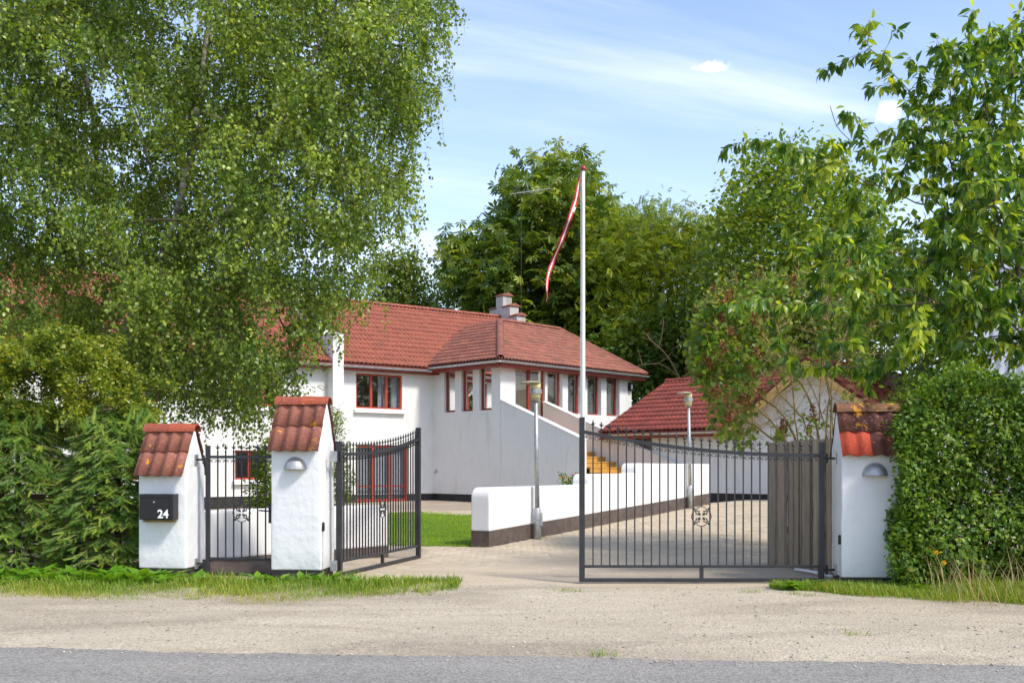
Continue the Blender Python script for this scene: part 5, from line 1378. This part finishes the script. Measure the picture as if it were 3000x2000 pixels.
# ---- cherry tree (right foreground) --------------------------------------
def cherry():
    rng = np.random.default_rng(51); Q = lambda px, py, Y: np.array(P(px, py, Y))
    base = P(3080, 0, 12.4); base.z = -.1
    t = world_thing('cherry_tree', 'leafy cherry tree with drooping leaves reaching in from the right', 'tree', tuple(base))
    roots = [[np.array(base), Q(3060, 1200, 12.4), Q(3010, 1000, 12.3), Q(2985, 800, 12.2), Q(2990, 600, 12.2), Q(3010, 300, 12.3), Q(3040, 0, 12.4)],
             [Q(2990, 740, 12.2), Q(2900, 600, 12.0), Q(2790, 480, 11.8), Q(2720, 330, 11.6), Q(2620, 220, 11.4), Q(2550, 150, 11.3)],
             [Q(2985, 780, 12.2), Q(2850, 680, 11.8), Q(2700, 600, 11.4), Q(2540, 530, 11.2), Q(2420, 470, 11.1), Q(2310, 440, 11.1)],
             [Q(3000, 900, 12.2), Q(2860, 800, 11.6), Q(2720, 760, 11.3), Q(2560, 730, 11.1), Q(2450, 705, 11.0)],
             [Q(3010, 1000, 12.3), Q(2900, 900, 11.6), Q(2740, 880, 11.2), Q(2600, 830, 10.9), Q(2480, 800, 10.8)],
             [Q(2740, 880, 11.2), Q(2620, 900, 10.9), Q(2480, 900, 10.7), Q(2330, 880, 10.6), Q(2290, 890, 10.6)],
             [Q(3010, 960, 12.3), Q(2870, 1000, 11.7), Q(2700, 990, 11.4), Q(2520, 1075, 11.2), Q(2420, 1075, 11.1), Q(2310, 1075, 11.1)],
             [Q(2620, 830, 11), Q(2640, 950, 11), Q(2650, 1050, 11), Q(2560, 1090, 11)],
             [Q(2985, 700, 12.2), Q(2930, 480, 11.9), Q(2880, 280, 11.8), Q(2850, 110, 11.7)],
             [Q(3000, 500, 12.2), Q(2960, 250, 11.4), Q(2960, 80, 11.2)],
             [Q(2900, 600, 12), Q(2860, 500, 11.4), Q(2790, 330, 11.2), Q(2760, 130, 11.2)],
             [Q(3010, 900, 12.3), Q(2940, 780, 11.2), Q(2920, 640, 10.9), Q(2900, 500, 10.8)]]
    # side shoots along every limb
    tg = []
    for li, line in enumerate(roots[1:]):
        line = np.array(line); n_ = max(5, int(np.linalg.norm(np.diff(line, axis=0), axis=1).sum()/.07*{4: .6, 5: .22, 6: .2}.get(li, 1.0)))
        for _ in range(n_):
            u = rng.random()**.8*(len(line)-1); i = min(int(u), len(line)-2); q = line[i]+(line[i+1]-line[i])*(u-i)
            v = rng.normal(0, 1, 3)*np.array([.30, .34, .24]); v[2] += .02; tg.append(q+v)
    ext = crown_points(rng, [(2700, 560), (2620, 420), (2720, 300), (2780, 150), (2860, 100), (3000, 60), (3350, -200), (3500, 500), (3400, 1000), (3000, 1080), (2760, 1040), (2680, 820), (2720, 700)], 11.9, 1.0, 700, 160)
    pts = np.concatenate([np.array(tg), ext])
    pos, par, _ = grow(rng, roots, pts, .12, .12, .3)
    rad = radii(par, .0026, 2.25, .11)
    branches('trunk', t, 'bark_cherry', pos, par, rad, .012)
    tips = tip_nodes(par, rad, .0062); p0 = pos[tips]; d0 = nrmz(pos[tips]-pos[par[tips]])
    # rosettes of hanging leaves on short spurs
    nsp = len(tips); per = 11; sel = np.repeat(rng.permutation(nsp)[:int(nsp*.92)], per); n = len(sel)
    p = p0[sel]+rng.normal(0, .020, (n, 3)); ax = rng.normal(0, .6, (n, 3))+.45*d0[sel]; ax[:, 2] -= .75
    up = rng.normal(0, .45, (n, 3)); up[:, 2] += .8
    sz = rng.uniform(.085, .155, n)
    tone = np.clip(rng.normal(.40, .25, n)+np.repeat(rng.normal(0, .18, n//per), per), 0, 1)
    p = p+nrmz(ax)*.015
    ppx = 1500+p[:, 0]/p[:, 1]*F; ppy = 1375-(p[:, 2]-CAM_H)/p[:, 1]*F
    score = sz/p[:, 1]*np.where((ppx > 2200) & (ppx < 2990) & (ppy > 10) & (ppy < 1150), 1, 0); big = np.argsort(-score)[:300]
    rest = np.ones(n, bool); rest[big] = False
    leaves('crown', t, 'leaf_cherry', p[rest], ax[rest], up[rest], sz[rest], tone[rest], T_CHERRY, True)
    lms = [np_mesh('leaf', T_CHERRY[0], T_CHERRY[1], 'leaf_cherry', np.full(len(T_CHERRY[0]), q_), True) for q_ in (.15, .35, .5, .65, .85)]
    A = nrmz(ax); U = nrmz(up-A*np.sum(up*A, 1, keepdims=True)); S = np.cross(U, A)
    for i in big:
        o = link('leaf', lms[min(4, int(tone[i]*5))], t); l0 = np.array(t.location)
        o.matrix_basis = Matrix.Translation(Vector(p[i]-l0)) @ (Matrix([[A[i, k]*sz[i], S[i, k]*sz[i], U[i, k]*sz[i]] for k in range(3)]).to_4x4())
    # cherries in small bunches
    nb_ = 150; bp = p0[rng.integers(0, nsp, nb_)]; bp = np.repeat(bp, 2, 0)+rng.normal(0, .014, (nb_*2, 3)); bp[:, 2] -= .05
    o = np.array([(1, 0, 0), (-1, 0, 0), (0, 1, 0), (0, -1, 0), (0, 0, 1), (0, 0, -1)])*.0095; tri = np.array([(0, 2, 4), (2, 1, 4), (1, 3, 4), (3, 0, 4), (2, 0, 5), (1, 2, 5), (3, 1, 5), (0, 3, 5)])
    v = (bp[:, None]+o[None]).reshape(-1, 3); f = (tri[None]+(np.arange(len(bp))*6)[:, None, None]).reshape(-1, 3)
    link('cherries', np_mesh('cherries', v, f, 'berry', None, True), t)['kind'] = 'stuff'
    # bare dead twigs against the sky
    q, pr, _ = grow(rng, [[Q(2560, 470, 11.2), Q(2520, 430, 11.2), Q(2490, 410, 11.2), Q(2445, 390, 11.2), Q(2440, 350, 11.2), Q(2438, 312, 11.2)], [Q(2490, 410, 11.2), Q(2470, 425, 11.2), Q(2450, 435, 11.2)], [Q(2610, 430, 11.2), Q(2590, 405, 11.2), Q(2566, 378, 11.2)]], np.zeros((0, 3)), .08)
    branches('dead_twigs', t, 'bark_cherry', q, pr, np.full(len(q), .0045), .02)
    print('cherry leaves', n)
cherry()

# ---- lilac ---------------------------------------------------------------
def lilac():
    rng = np.random.default_rng(61); Q = lambda px, py, Y: np.array(P(px, py, Y))
    base = P(2430, 0, 15.2); base.z = -.05
    t = world_thing('lilac_bush', 'overgrown lilac bush with brown faded flower heads behind the fence', 'bush', tuple(base))
    b = np.array(base); roots = []
    for (ex_, ey_, eY) in ((2060, 1000, 14.9), (2130, 870, 15.0), (2240, 830, 15.4), (2340, 800, 15.2), (2440, 780, 15.3), (2520, 850, 15.6), (2100, 1180, 14.6), (2160, 1290, 14.4), (2300, 1290, 14.5), (2090, 1080, 15.6), (2550, 980, 15.0), (2290, 960, 14.3), (2400, 940, 14.4), (2200, 1060, 14.2)):
        e = Q(ex_, ey_, eY); s = b+np.array([rng.normal(0, .18), rng.normal(0, .15), 0]); m_ = s*.5+e*.5; m_[2] = s[2]+(e[2]-s[2])*.62; m_[0] = s[0]+(e[0]-s[0])*.3
        roots.append([s, m_, e])
    poly = [(2015, 1030), (2060, 880), (2150, 815), (2300, 800), (2420, 765), (2520, 800), (2580, 930), (2560, 1120), (2480, 1260), (2230, 1310), (2120, 1300), (2060, 1150)]
    pts = np.concatenate([crown_points(rng, poly, 15.0, 1.15, 420, 130), crown_points(rng, [(2005, 1030), (2060, 880), (2150, 815), (2220, 900), (2200, 1280), (2120, 1300), (2050, 1150)], 14.8, .9, 190, 80)])
    pos, par, _ = grow(rng, roots, pts, .16, .10, .25)
    rad = radii(par, .0036, 2.35, .045); branches('stems', t, 'bark_lilac', pos, par, rad, .014)
    # outer shell carries the leaves; the middle shows bare twigs
    tipi = tip_nodes(par, rad, .0068); tp = pos[tipi]
    pxy = np.stack([1500+tp[:, 0]/tp[:, 1]*F, 1375-(tp[:, 2]-CAM_H)/tp[:, 1]*F], 1)
    e = edge_dist(pxy, poly); prob = np.where(pxy[:, 0] < 2220, 1., np.where(e < 60, .7, .13)); prob = np.where(pxy[:, 1] > 1120, prob*.35, prob)
    ok = rng.random(len(tp)) < prob; tp = tp[ok]; per = 12; n = len(tp)*per
    p = np.repeat(tp, per, 0)+rng.normal(0, .07, (n, 3)); ax = rng.normal(0, 1, (n, 3)); ax[:, 2] -= .7; up = rng.normal(0, .6, (n, 3)); up[:, 2] += .7
    leaves('foliage', t, 'leaf_lilac', p, ax, up, rng.uniform(.06, .10, n), rnd_tone(rng, n, .5, .22), T_HEART, True)
    tw = rng.choice(len(pos), 3200); a = pos[tw]; pa = np.maximum(par[tw], 0); d = nrmz(pos[tw]-pos[pa]+1e-6)+rng.normal(0, .6, (3200, 3)); d[:, 2] += .2; bb = a+nrmz(d)*rng.uniform(.08, .32, (3200, 1))
    v, f = branch_arrays(a, bb, np.full(3200, .003), np.full(3200, .0015), 3); link('bare_twigs', np_mesh('bare_twigs', v, f, 'bark_lilac', None, True), t)
    # panicles
    nf = 95; pc = tp[rng.integers(0, len(tp), nf)]+rng.normal(0, .03, (nf, 3)); pc[:, 1] -= rng.uniform(.05, .3, nf)
    m = 46; hh = np.linspace(0, 1, m)[None]+rng.normal(0, .03, (nf, m)); hh = np.clip(hh, 0, 1); rr = .050*(1-hh*.75)
    an = rng.uniform(0, 2*PI, (nf, m)); lean = rng.normal(0, .10, (nf, 1, 2))
    L_ = rng.uniform(.13, .22, (nf, 1)); q = np.stack([pc[:, None, 0]+rr*np.cos(an)+lean[:, :, 0]*hh*L_, pc[:, None, 1]+rr*np.sin(an)+lean[:, :, 1]*hh*L_, pc[:, None, 2]+hh*L_], 2).reshape(-1, 3)
    q = q.reshape(nf, m, 3)
    for i in range(nf): leaves('flower_head', t, 'panicle_brown', q[i], rand_dirs(rng, m), rand_dirs(rng, m), rng.uniform(.04, .055, m), rng.random(m), T_KITE)
lilac()

# ---- hornbeam hedge on the right -----------------------------------------
def hornbeam():
    rng = np.random.default_rng(71); x0, x1, yf, dep = 3.87, 7.6, 10.22, 1.1
    t = thing('hornbeam_hedge', 'dense clipped dark green hornbeam hedge at the right edge', 'hedge', (x0+.2, yf+.5, -.07))
    loc = np.array(t.location)
    def top(x): return 1.72+.34*np.clip((x-3.98)/.5, 0, 1)**.7+.10*np.sin(3*x)
    def bulge(x, z): return .05*np.sin(2.7*x+1.3*z)+.05*np.sin(5.1*z-2*x)+.03*np.sin(9*x+7*z)
    n = 27000; x = rng.uniform(x0, x1, n); z = rng.uniform(-.02, 1, n)**.95*top(x); u = rng.random(n)**1.6*.30
    y = yf-.11*(x-x0)*.0+bulge(x, z)+u+.10*np.clip((.5-z)/.5, 0, 1)
    front = np.stack([x, y, z], 1); fo = np.tile([[0, -1., .25]], (n, 1))
    n2 = 9000; y2 = rng.uniform(yf, yf+dep, n2); z2 = rng.random(n2)*top(np.full(n2, x0+.1)); x2 = x0+.02+rng.random(n2)**1.6*.3+bulge(y2*2, z2)+.08*np.clip((z2-1.2)/.5, 0, 1)
    side = np.stack([x2, y2, z2], 1); so_ = np.tile([[-1., -.1, .25]], (n2, 1))
    n3 = 12000; x3 = rng.uniform(x0, x1, n3); y3 = rng.uniform(yf, yf+dep+.4, n3); z3 = top(x3)+.09*np.sin(6*x3)*np.sin(5*y3)-rng.random(n3)**1.5*.3+np.where(rng.random(n3) < .10, rng.random(n3)*.22, 0)
    tp = np.stack([x3, y3, z3], 1); to = np.tile([[0, -.25, 1.]], (n3, 1))
    # sprays: groups of leaves share a direction
    p = np.concatenate([front, side, tp]); on = np.concatenate([fo, so_, to]); N_ = len(p)
    gx = np.floor(p*8.5).astype(int); hsh = (gx[:, 0]*73856093 ^ gx[:, 1]*19349663 ^ gx[:, 2]*83492791) % 4096
    gd = rng.normal(0, 1, (4096, 3))[hsh]; gt = rng.normal(0, 1, 4096)[hsh]
    p = p+rng.normal(0, .018, (N_, 3)); ax = on*.35+gd*.45+rng.normal(0, .45, (N_, 3)); ax[:, 2] -= .25
    up = on*.7+rng.normal(0, .45, (N_, 3)); up[:, 2] += .55
    tone = np.clip(.42+.13*gt+rng.normal(0, .17, N_), 0, 1)
    leaves('foliage', t, 'leaf_hornbeam', p-loc, ax, up, rng.uniform(.040, .068, N_), tone, T_OVAL, True)
    ny = 420; k = rng.integers(0, N_, ny); leaves('young_leaves', t, 'leaf_yellow', p[k]-loc+on[k]*.04, ax[k], up[k], rng.uniform(.03, .05, ny), rng.random(ny), T_OVAL, True)
    # woody inside: crossing stems and twigs
    ns = 60; a = np.stack([rng.uniform(x0+.25, x1, ns), rng.uniform(yf+.35, yf+dep, ns), np.full(ns, -.1)], 1); b = a+np.stack([rng.normal(0, .2, ns), rng.normal(0, .15, ns), rng.uniform(1.1, 1.9, ns)], 1)
    v, f = branch_arrays(a-loc, b-loc, np.full(ns, .022), np.full(ns, .006), 6); link('stems', np_mesh('stems', v, f, 'bark_dark', None, True), t)
    nt_ = 2600; a = np.stack([rng.uniform(x0+.2, x1, nt_), rng.uniform(yf+.2, yf+dep, nt_), rng.uniform(0, 1.9, nt_)], 1); b = a+rng.normal(0, .14, (nt_, 3))+np.array([0, -.12, .05])
    v, f = branch_arrays(a-loc, b-loc, np.full(nt_, .005), np.full(nt_, .002), 3); link('twigs', np_mesh('twigs', v, f, 'bark_dark', None, True), t)
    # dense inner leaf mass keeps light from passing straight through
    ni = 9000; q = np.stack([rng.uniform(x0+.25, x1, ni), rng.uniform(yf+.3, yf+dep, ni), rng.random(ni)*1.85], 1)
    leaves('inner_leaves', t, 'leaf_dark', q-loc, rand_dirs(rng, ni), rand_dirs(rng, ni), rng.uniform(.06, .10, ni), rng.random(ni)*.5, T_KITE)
hornbeam()

# ---- spruces on the left --------------------------------------------------
def spruce(seed, label, cx, cy, rx, ry, H, n_br):
    rng = np.random.default_rng(seed); t = thing('spruce', label, 'conifer', (cx, cy, -.07), 0, 'young spruces beside the left pillar')
    MB().tube([(0, 0, -.1), (.02, 0, H*.5), (0, .02, H*.97)], [.05, .035, .01], 8).build('trunk', 'bark_dark', t, True)
    z = rng.random(n_br)**.9*H*.98; a = rng.uniform(0, 2*PI, n_br); fr_ = np.cos(a+PI/2); sel = (np.sin(a) < .35); z, a = z[sel], a[sel]; nb_ = len(z)
    k = 1-.62*(z/H)**3.2-.25*np.clip(.15-z/H, 0, 1); wob_ = 1+.13*np.sin(3*a+4*z)+rng.normal(0, .10, nb_)
    tip = np.stack([np.cos(a)*rx*k*wob_, np.sin(a)*ry*k*wob_, z-.06+rng.normal(0, .05, nb_)], 1)
    root_ = np.stack([tip[:, 0]*.12, tip[:, 1]*.12, z+.05], 1); mid = root_*.45+tip*.55; mid[:, 2] += .06
    s = np.linspace(0, 1, 6)[None, :, None]; path = (1-s)**2*root_[:, None]+2*s*(1-s)*mid[:, None]+s*s*tip[:, None]
    strands('boughs', t, 'dry_twig', path, .008, .003, 4)
    per = 13; own = np.repeat(np.arange(nb_), per); u = .42+.58*rng.random(len(own))**.8
    f = u*5; i0 = np.minimum(f.astype(int), 4); w = (f-i0)[:, None]; p = path[own, i0]*(1-w)+path[own, i0+1]*w
    d = nrmz(path[own, i0+1]-path[own, i0]); sd_ = nrmz(np.cross(d, np.array([[0, 0, 1.]]))); sg = np.where(rng.random(len(own)) < .5, -1, 1)[:, None]
    ax = d*.75+sd_*sg*rng.uniform(.1, .9, (len(own), 1))+rng.normal(0, .18, (len(own), 3)); ax[:, 2] -= .12
    up = rng.normal(0, .2, (len(own), 3)); up[:, 2] += 1
    tone = np.clip(rng.normal(.42, .17, len(own))+.9*np.clip(u-.80, 0, 1)*2*rng.random(len(own))+np.repeat(rng.normal(0, .12, nb_), per), 0, 1)
    leaves('needles', t, 'needle', p, ax, up, rng.uniform(.08, .16, len(own)), tone, T_SPRIG)
    nu_ = 60; q = np.stack([rng.uniform(-rx, rx, nu_)*.85, rng.uniform(-ry, ry*.3, nu_)*.8, H*.80+rng.uniform(0, .2, nu_)], 1); leaves('leaders', t, 'needle', q, np.stack([rng.normal(0, .35, nu_), rng.normal(0, .3, nu_), np.ones(nu_)], 1), rand_dirs(rng, nu_), rng.uniform(.12, .24, nu_), rng.uniform(.3, .9, nu_), T_SPRIG)
    nd = 260; a2 = rng.uniform(PI, 2*PI, nd); q = np.stack([np.cos(a2)*rx*.25, np.sin(a2)*ry*.25, rng.random(nd)*H*.9], 1); q2 = np.stack([np.cos(a2)*rx*.75, np.sin(a2)*ry*.75, q[:, 2]-rng.random(nd)*.15], 1)+rng.normal(0, .08, (nd, 3))
    v, f4 = branch_arrays(q, q2, np.full(nd, .004), np.full(nd, .0015), 3); link('dry_twigs', np_mesh('dry_twigs', v, f4, 'dry_twig', None, True), t)
spruce(81, 'bushy green spruce crowding the short mailbox pillar', -4.72, 12.25, .66, .72, 2.0, 1250)
spruce(82, 'wider young spruce at the left edge of the picture', -5.95, 12.3, .85, .75, 1.95, 1250)
spruce(83, 'low spruce half out of frame on the left', -7.2, 12.2, .8, .8, 1.7, 300)

# ---- hawthorn shrub over the spruces ---------------------------------------
def hawthorn():
    rng = np.random.default_rng(91); Q = lambda px, py, Y: np.array(P(px, py, Y)); base = P(150, 0, 13.6); base.z = -.05
    t = world_thing('hawthorn_bush', 'small-leaved yellow-green hawthorn bush spilling over the spruces', 'bush', tuple(base)); b = np.array(base)
    roots = [[b, b*.4+Q(x, y, Y)*.6, Q(x, y, Y)] for x, y, Y in ((40, 1000, 13.4), (150, 950, 13.5), (230, 980, 13.2), (300, 1040, 13.2), (-120, 1020, 13.6), (370, 1080, 13.0), (90, 1080, 12.6), (250, 1120, 12.6), (-20, 1120, 12.7))]
    roots += [[Q(300, 1040, 13.2), Q(400, 1110, 12.9), Q(500, 1138, 12.8)], [Q(300, 1060, 13.2), Q(420, 1180, 12.6), Q(480, 1235, 12.5)], [Q(180, 990, 13.5), Q(280, 1010, 13.2), Q(350, 1005, 13.1)], [Q(300, 1050, 13.2), Q(380, 1150, 12.7), Q(440, 1210, 12.6)]]
    pts = crown_points(rng, [(-250, 1200), (-200, 1060), (-40, 1040), (60, 985), (150, 945), (230, 985), (320, 1030), (400, 1090), (420, 1180), (450, 1230), (250, 1290), (0, 1290), (-250, 1280)], 12.55, .75, 420, 90)
    pos, par, _ = grow(rng, roots, pts, .11, .1, .3); rad = radii(par, .002, 2.3, .03); branches('stems', t, 'bark_twig', pos, par, rad, .012)
    tp = pos[tip_nodes(par, rad, .0045)]; n = 66000
    p, ax, up, sz = cluster_leaves(rng, tp, n, .045, .042, .25, .1, .9)
    leaves('foliage', t, 'leaf_hawthorn', p, ax, up, sz, np.clip(rnd_tone(rng, n, .48, .22)+.2*np.sin(4*p[:, 0]+3*p[:, 2])*np.sin(5*p[:, 2]-2*p[:, 1]), 0, 1), T_KITE)
hawthorn()
# ---- small willow-like shrubs by the house wall -----------------------------
def shrub(seed, label, px, Y, top_py, wpx, n=3800):
    rng = np.random.default_rng(seed); Q = lambda a, b, c: np.array(P(a, b, c)); base = P(px, 0, Y); base.z = h_at(base.x, Y)-.03
    t = world_thing('leafy_shrub', label, 'shrub', tuple(base)); b = np.array(base); bot = 1375+(CAM_H-base.z)/Y*F
    poly = [(px-wpx, bot-30), (px-wpx*.9, top_py*.5+bot*.5), (px-wpx*.35, top_py+20), (px, top_py), (px+wpx*.5, top_py+50), (px+wpx, top_py*.45+bot*.55), (px+wpx*.8, bot-20)]
    pts = crown_points(rng, poly, Y, wpx/F*Y, 130, 40); pos, par, _ = grow(rng, [[b, Q(px, top_py*.4+bot*.6, Y), Q(px, top_py+15, Y)]], pts, .14, .2, .8); rad = radii(par, .003, 2.3, .03); branches('stems', t, 'bark_twig', pos, par, rad, .012)
    p, ax, up, sz = cluster_leaves(rng, pos[tip_nodes(par, rad, .008)], n, .09, .07, .2, -.2, .8)
    leaves('foliage', t, 'leaf_ash', p, ax, up, sz, rnd_tone(rng, n, .4, .2), T_CHERRY, True)
shrub(95, 'slender green shrub behind the tall pillar, against the house', 985, 27.0, 1195, 48, 4200)
shrub(96, 'green shrub seen through the footgate beside the tall pillar', 775, 18.5, 1285, 38, 2600)
# red flowers by the stairs
fl = thing('rose_plant', 'small plant with red flowers behind the low wall near the steps', 'plant', (P(1668, 0, 20.6).x, 20.6, h_at(1.0, 20.6)))
rng = np.random.default_rng(97); ends = []
for k in range(9):
    e = Vector((rng.uniform(-.16, .18), rng.uniform(-.1, .1), rng.uniform(1.02, 1.17))); MB().tube([(0, 0, 0), (e.x*.5, e.y*.5, .6), tuple(e)], [.008, .006, .003], 4).build('stem', 'bark_twig', fl); ends.append(e)
ee = np.array([tuple(e) for e in ends]); n = 160; leaves('foliage', fl, 'leaf_lilac', ee[rng.integers(0, 9, n)]*np.array([1, 1, .93])+rng.normal(0, .05, (n, 3)), rand_dirs(rng, n), rand_dirs(rng, n), np.full(n, .06), rng.random(n), T_KITE)
for e in ends[:6]:
    q = rng.normal(0, .018, (16, 3))+np.array(tuple(e)); leaves('flower', fl, 'flower_red', q, rand_dirs(rng, 16), rand_dirs(rng, 16), np.full(16, .035), rng.random(16), T_KITE)

# ---- grass ------------------------------------------------------------------
def sh_height(x, y):
    e = 6.72-.1*x; t = np.clip((y-e)/.25, 0, 1); zs_ = -.078+.012*np.clip((y-e)/3.0, 0, 1)+.006*wob(x*1.3, y*1.3); return np.maximum(zs_, np.where(y > 11.3-.11*x, -.064, -.2))
def blades(name, label, x, y, z, ln, lean, mat, tone, rng, wide=1.0):
    n = len(x); p = np.stack([x, y, z-.005], 1); a = rng.uniform(0, 2*PI, n); ax = np.stack([np.cos(a)*lean, np.sin(a)*lean, np.ones(n)], 1); up = np.stack([-np.cos(a), -np.sin(a), np.full(n, .2)], 1)
    tm = (T_BLADE[0]*np.array([1, wide, 1]), T_BLADE[1])
    o = leaves(name, None, mat, p, ax, up, ln, tone, tm); tag(o, label, 'grass', kind='stuff'); return o
def verges():
    rng = np.random.default_rng(101)
    # left verge
    n = 60000; x = rng.uniform(-9, -.55, n); v = rng.random(n)
    yf_ = 9.30-.02*x+.22*np.sin(1.1*x)+.12*np.sin(3.7*x)+np.clip((x+2.3)/1.7, 0, 1)**1.5*1.15
    yb = 11.75-.11*(x+2.4)*1.0; y = yf_+(yb-yf_)*v
    dens = np.clip((y-yf_)/.35, .12, 1)*np.where(wob(x*1.6, y*2.2) > -.42, 1, .25)
    inp = (np.abs(x-PM[0]) < .33) & (y > PM[1]-.03) | (np.abs(x-PL[0]) < .33) & (y > PL[1]-.03)
    path = (x > -3.6) & (x < -2.7) & (y > 11.15) | (x > -2.05) & (y > 11.2)
    ok = (rng.random(n) < dens) & ~inp & ~path; x, y = x[ok], y[ok]; n = len(x); edge = np.clip((y-9.4)/1.2, 0, 1)
    ln = rng.uniform(.04, .11, n)*(.45+.75*edge)*(1+.45*wob(x*2.3, y*3.1))
    tone = np.clip(rng.normal(.48, .2, n)+.38*(1-edge)**1.5+.22*wob(x*1.9+4, y*2.7), 0, 1)
    blades('grass', 'unmown grass verge in front of the left gate pillars', x, y, sh_height(x, y), ln, rng.uniform(.1, .9, n), 'grass_verge', tone, rng, 1.15)
    nd = 9000; j = rng.integers(0, n, nd); xd = x[j]+rng.normal(0, .10, nd); yd = y[j]+rng.normal(0, .10, nd)-.04
    blades('dry_grass', 'dry straw-coloured thatch mixed into the left verge', xd, yd, sh_height(xd, yd), rng.uniform(.03, .08, nd), rng.uniform(.6, 2.2, nd), 'dry_grass', rng.random(nd), rng, .9)
    # right verge
    n = 42000; x = rng.uniform(2.65, 7, n); v = rng.random(n); yf_ = 10.25-.62*(x-2.75)+.10*np.sin(3*x)+.06*np.sin(9*x); yf_ = np.maximum(yf_, 7.75-.02*x); yb = 10.75-.08*(x-3.4)
    y = yf_+(yb-yf_)*v; inp = (np.abs(x-PR[0]) < .33) & (y > PR[1]-.03); ok = ~inp & (yb > yf_) & (rng.random(n) < np.clip((y-yf_)/.3, .12, 1)) & ~((x < 3.3) & (y > 10.55)); x, y = x[ok], y[ok]; n = len(x); edge = np.clip((y-8.7)/1.2, 0, 1)
    ln = rng.uniform(.06, .13, n)*(.55+.9*edge*np.clip((x-3.9)/.6, .45, 1)); tone = np.clip(rng.normal(.55, .2, n)+.25*(1-edge), 0, 1)
    blades('grass', 'unmown grass verge below the hornbeam hedge on the right', x, y, sh_height(x, y), ln, rng.uniform(.1, .85, n), 'grass_verge', tone, rng, 1.15)
    # tall seeding grass by the hedge
    n = 330; x = rng.uniform(4.0, 6.6, n); y = rng.uniform(9.0, 10.2, n); blades('tall_grass', 'tall dry grass stalks in front of the hornbeam hedge', x, y, sh_height(x, y), rng.uniform(.25, .55, n), rng.uniform(.05, .45, n), 'dry_grass', rng.random(n), rng, .28)
    # straggling tufts in the drive
    cx = np.array([(1655, 1728), (1690, 1732), (2200, 1735), (2330, 1740), (2380, 1745), (980, 1738), (1150, 1735), (1250, 1742), (1390, 1600), (1430, 1600), (1560, 1580), (1590, 1590), (1680, 1555), (2520, 1855), (1755, 1912), (700, 1745), (500, 1735), (560, 1755), (880, 1745)], float)
    Yt = (CAM_H+.066)*F/(cx[:, 1]-1375); Xt = (cx[:, 0]-1500)/F*Yt; per = 46; x = np.repeat(Xt, per)+rng.normal(0, .07, per*len(Xt)); y = np.repeat(Yt, per)+rng.normal(0, .04, per*len(Xt))
    z = np.maximum(sh_height(x, y), np.where(y > 13, h_drive(x, y), -.2)); n = len(x); blades('grass_tuft', 'straggling green tufts dotted over the gravel', x, y, z, rng.uniform(.03, .075, n), rng.uniform(.3, 1.4, n), 'grass_verge', np.clip(rng.normal(.45, .2, n), 0, 1), rng, 1.4)
    # lawn
    n = 115000; y = 15.6+12.9*rng.random(n)**1.25; k = rng.uniform(-.30, -.02, n); x = k*y; ok = lawn_in(x, y) & ((x/y > -.19) | (rng.random(n) < .4)); x, y = x[ok], y[ok]; n = len(x)
    blades('lawn_grass', 'short bright lawn grass between the low wall and house', x, y, h_garden(x, y)+.014, rng.uniform(.03, .06, n)*(1+.02*(y-16)), rng.uniform(.2, 1.1, n), 'grass_lawn', np.clip(rng.normal(.5, .2, n)+.18*wob(x*1.5, y*1.2), 0, 1), rng, 1.8)
verges()
def weeds():
    rng = np.random.default_rng(111)
    spots = [(-6.4+.075*i+rng.normal(0, .05), 11.0+rng.normal(0, .18)) for i in range(42)]+[(-7.8+.14*i, 11.1+rng.normal(0, .2)) for i in range(10)]
    spots += [(-3.9, 11.22), (-3.75, 11.25), (-4.05, 11.2), (-3.55, 11.15), (-3.45, 11.25), (-3.3, 11.1), (-2.75, 11.1), (-2.5, 11.05), (-2.3, 11.1), (-2.1, 10.95), (-1.95, 11.05), (-2.6, 10.9), (-1.75, 10.9), (-1.6, 10.75), (-1.4, 10.8), (2.75, 10.35), (2.9, 10.3), (3.0, 10.42), (3.5, 10.25), (3.95, 10.2), (4.05, 10.15), (4.3, 10.1), (4.9, 9.9), (5.3, 9.7)]
    P_, A_, U_, S_ = [], [], [], []
    for (x, y) in spots:
        k = rng.integers(7, 13); big = 1.0 if x < -4 else .72; z = float(sh_height(np.array([x]), np.array([y]))[0])
        for _ in range(k):
            a = rng.uniform(0, 2*PI); el = rng.uniform(.35, 1.5); P_.append((x+rng.normal(0, .02), y+rng.normal(0, .02), z)); A_.append((math.cos(a), math.sin(a), el)); U_.append((-math.cos(a)*el, -math.sin(a)*el, 1)); S_.append(rng.uniform(.14, .33)*big)
    n = len(P_); o = leaves('weeds', None, 'weed_leaf', np.array(P_), np.array(A_), np.array(U_), np.array(S_), np.clip(rng.normal(.45, .2, n), 0, 1), (T_WEED[0]*np.array([1, 1.15, 1]), T_WEED[1]), True)
    tag(o, 'broad-leaved dock and dandelion weeds along the wall foot', 'weeds', kind='stuff')
weeds()
for i, (px, py, Y, lb) in enumerate(((2742, 1618, 10.0, 'upper yellow dandelion flower in front of the hedge'), (2765, 1648, 9.9, 'lower yellow dandelion flower in front of the hedge'))):
    h_ = P(px, py, Y); t = thing('dandelion', lb, 'flower', (h_.x, Y, -.06), 0, 'dandelions by the hedge'); zz_ = h_.z+.06
    MB().tube([(0, 0, 0), (.02, 0, zz_*.5), (0, 0, zz_)], .003, 4).build('stem', 'weed_leaf', t)
    rng = np.random.default_rng(120+i); n = 40; d = rand_dirs(rng, n); d[:, 1] -= .5; d[:, 2] += .3; leaves('flower_head', t, 'flower_yellow', np.tile([[0, 0, zz_]], (n, 1)).astype(float), d, rand_dirs(rng, n), np.full(n, .026), rng.random(n), T_KITE)

for o in bpy.data.objects:
    if 'world_built' in o: del o['world_built']
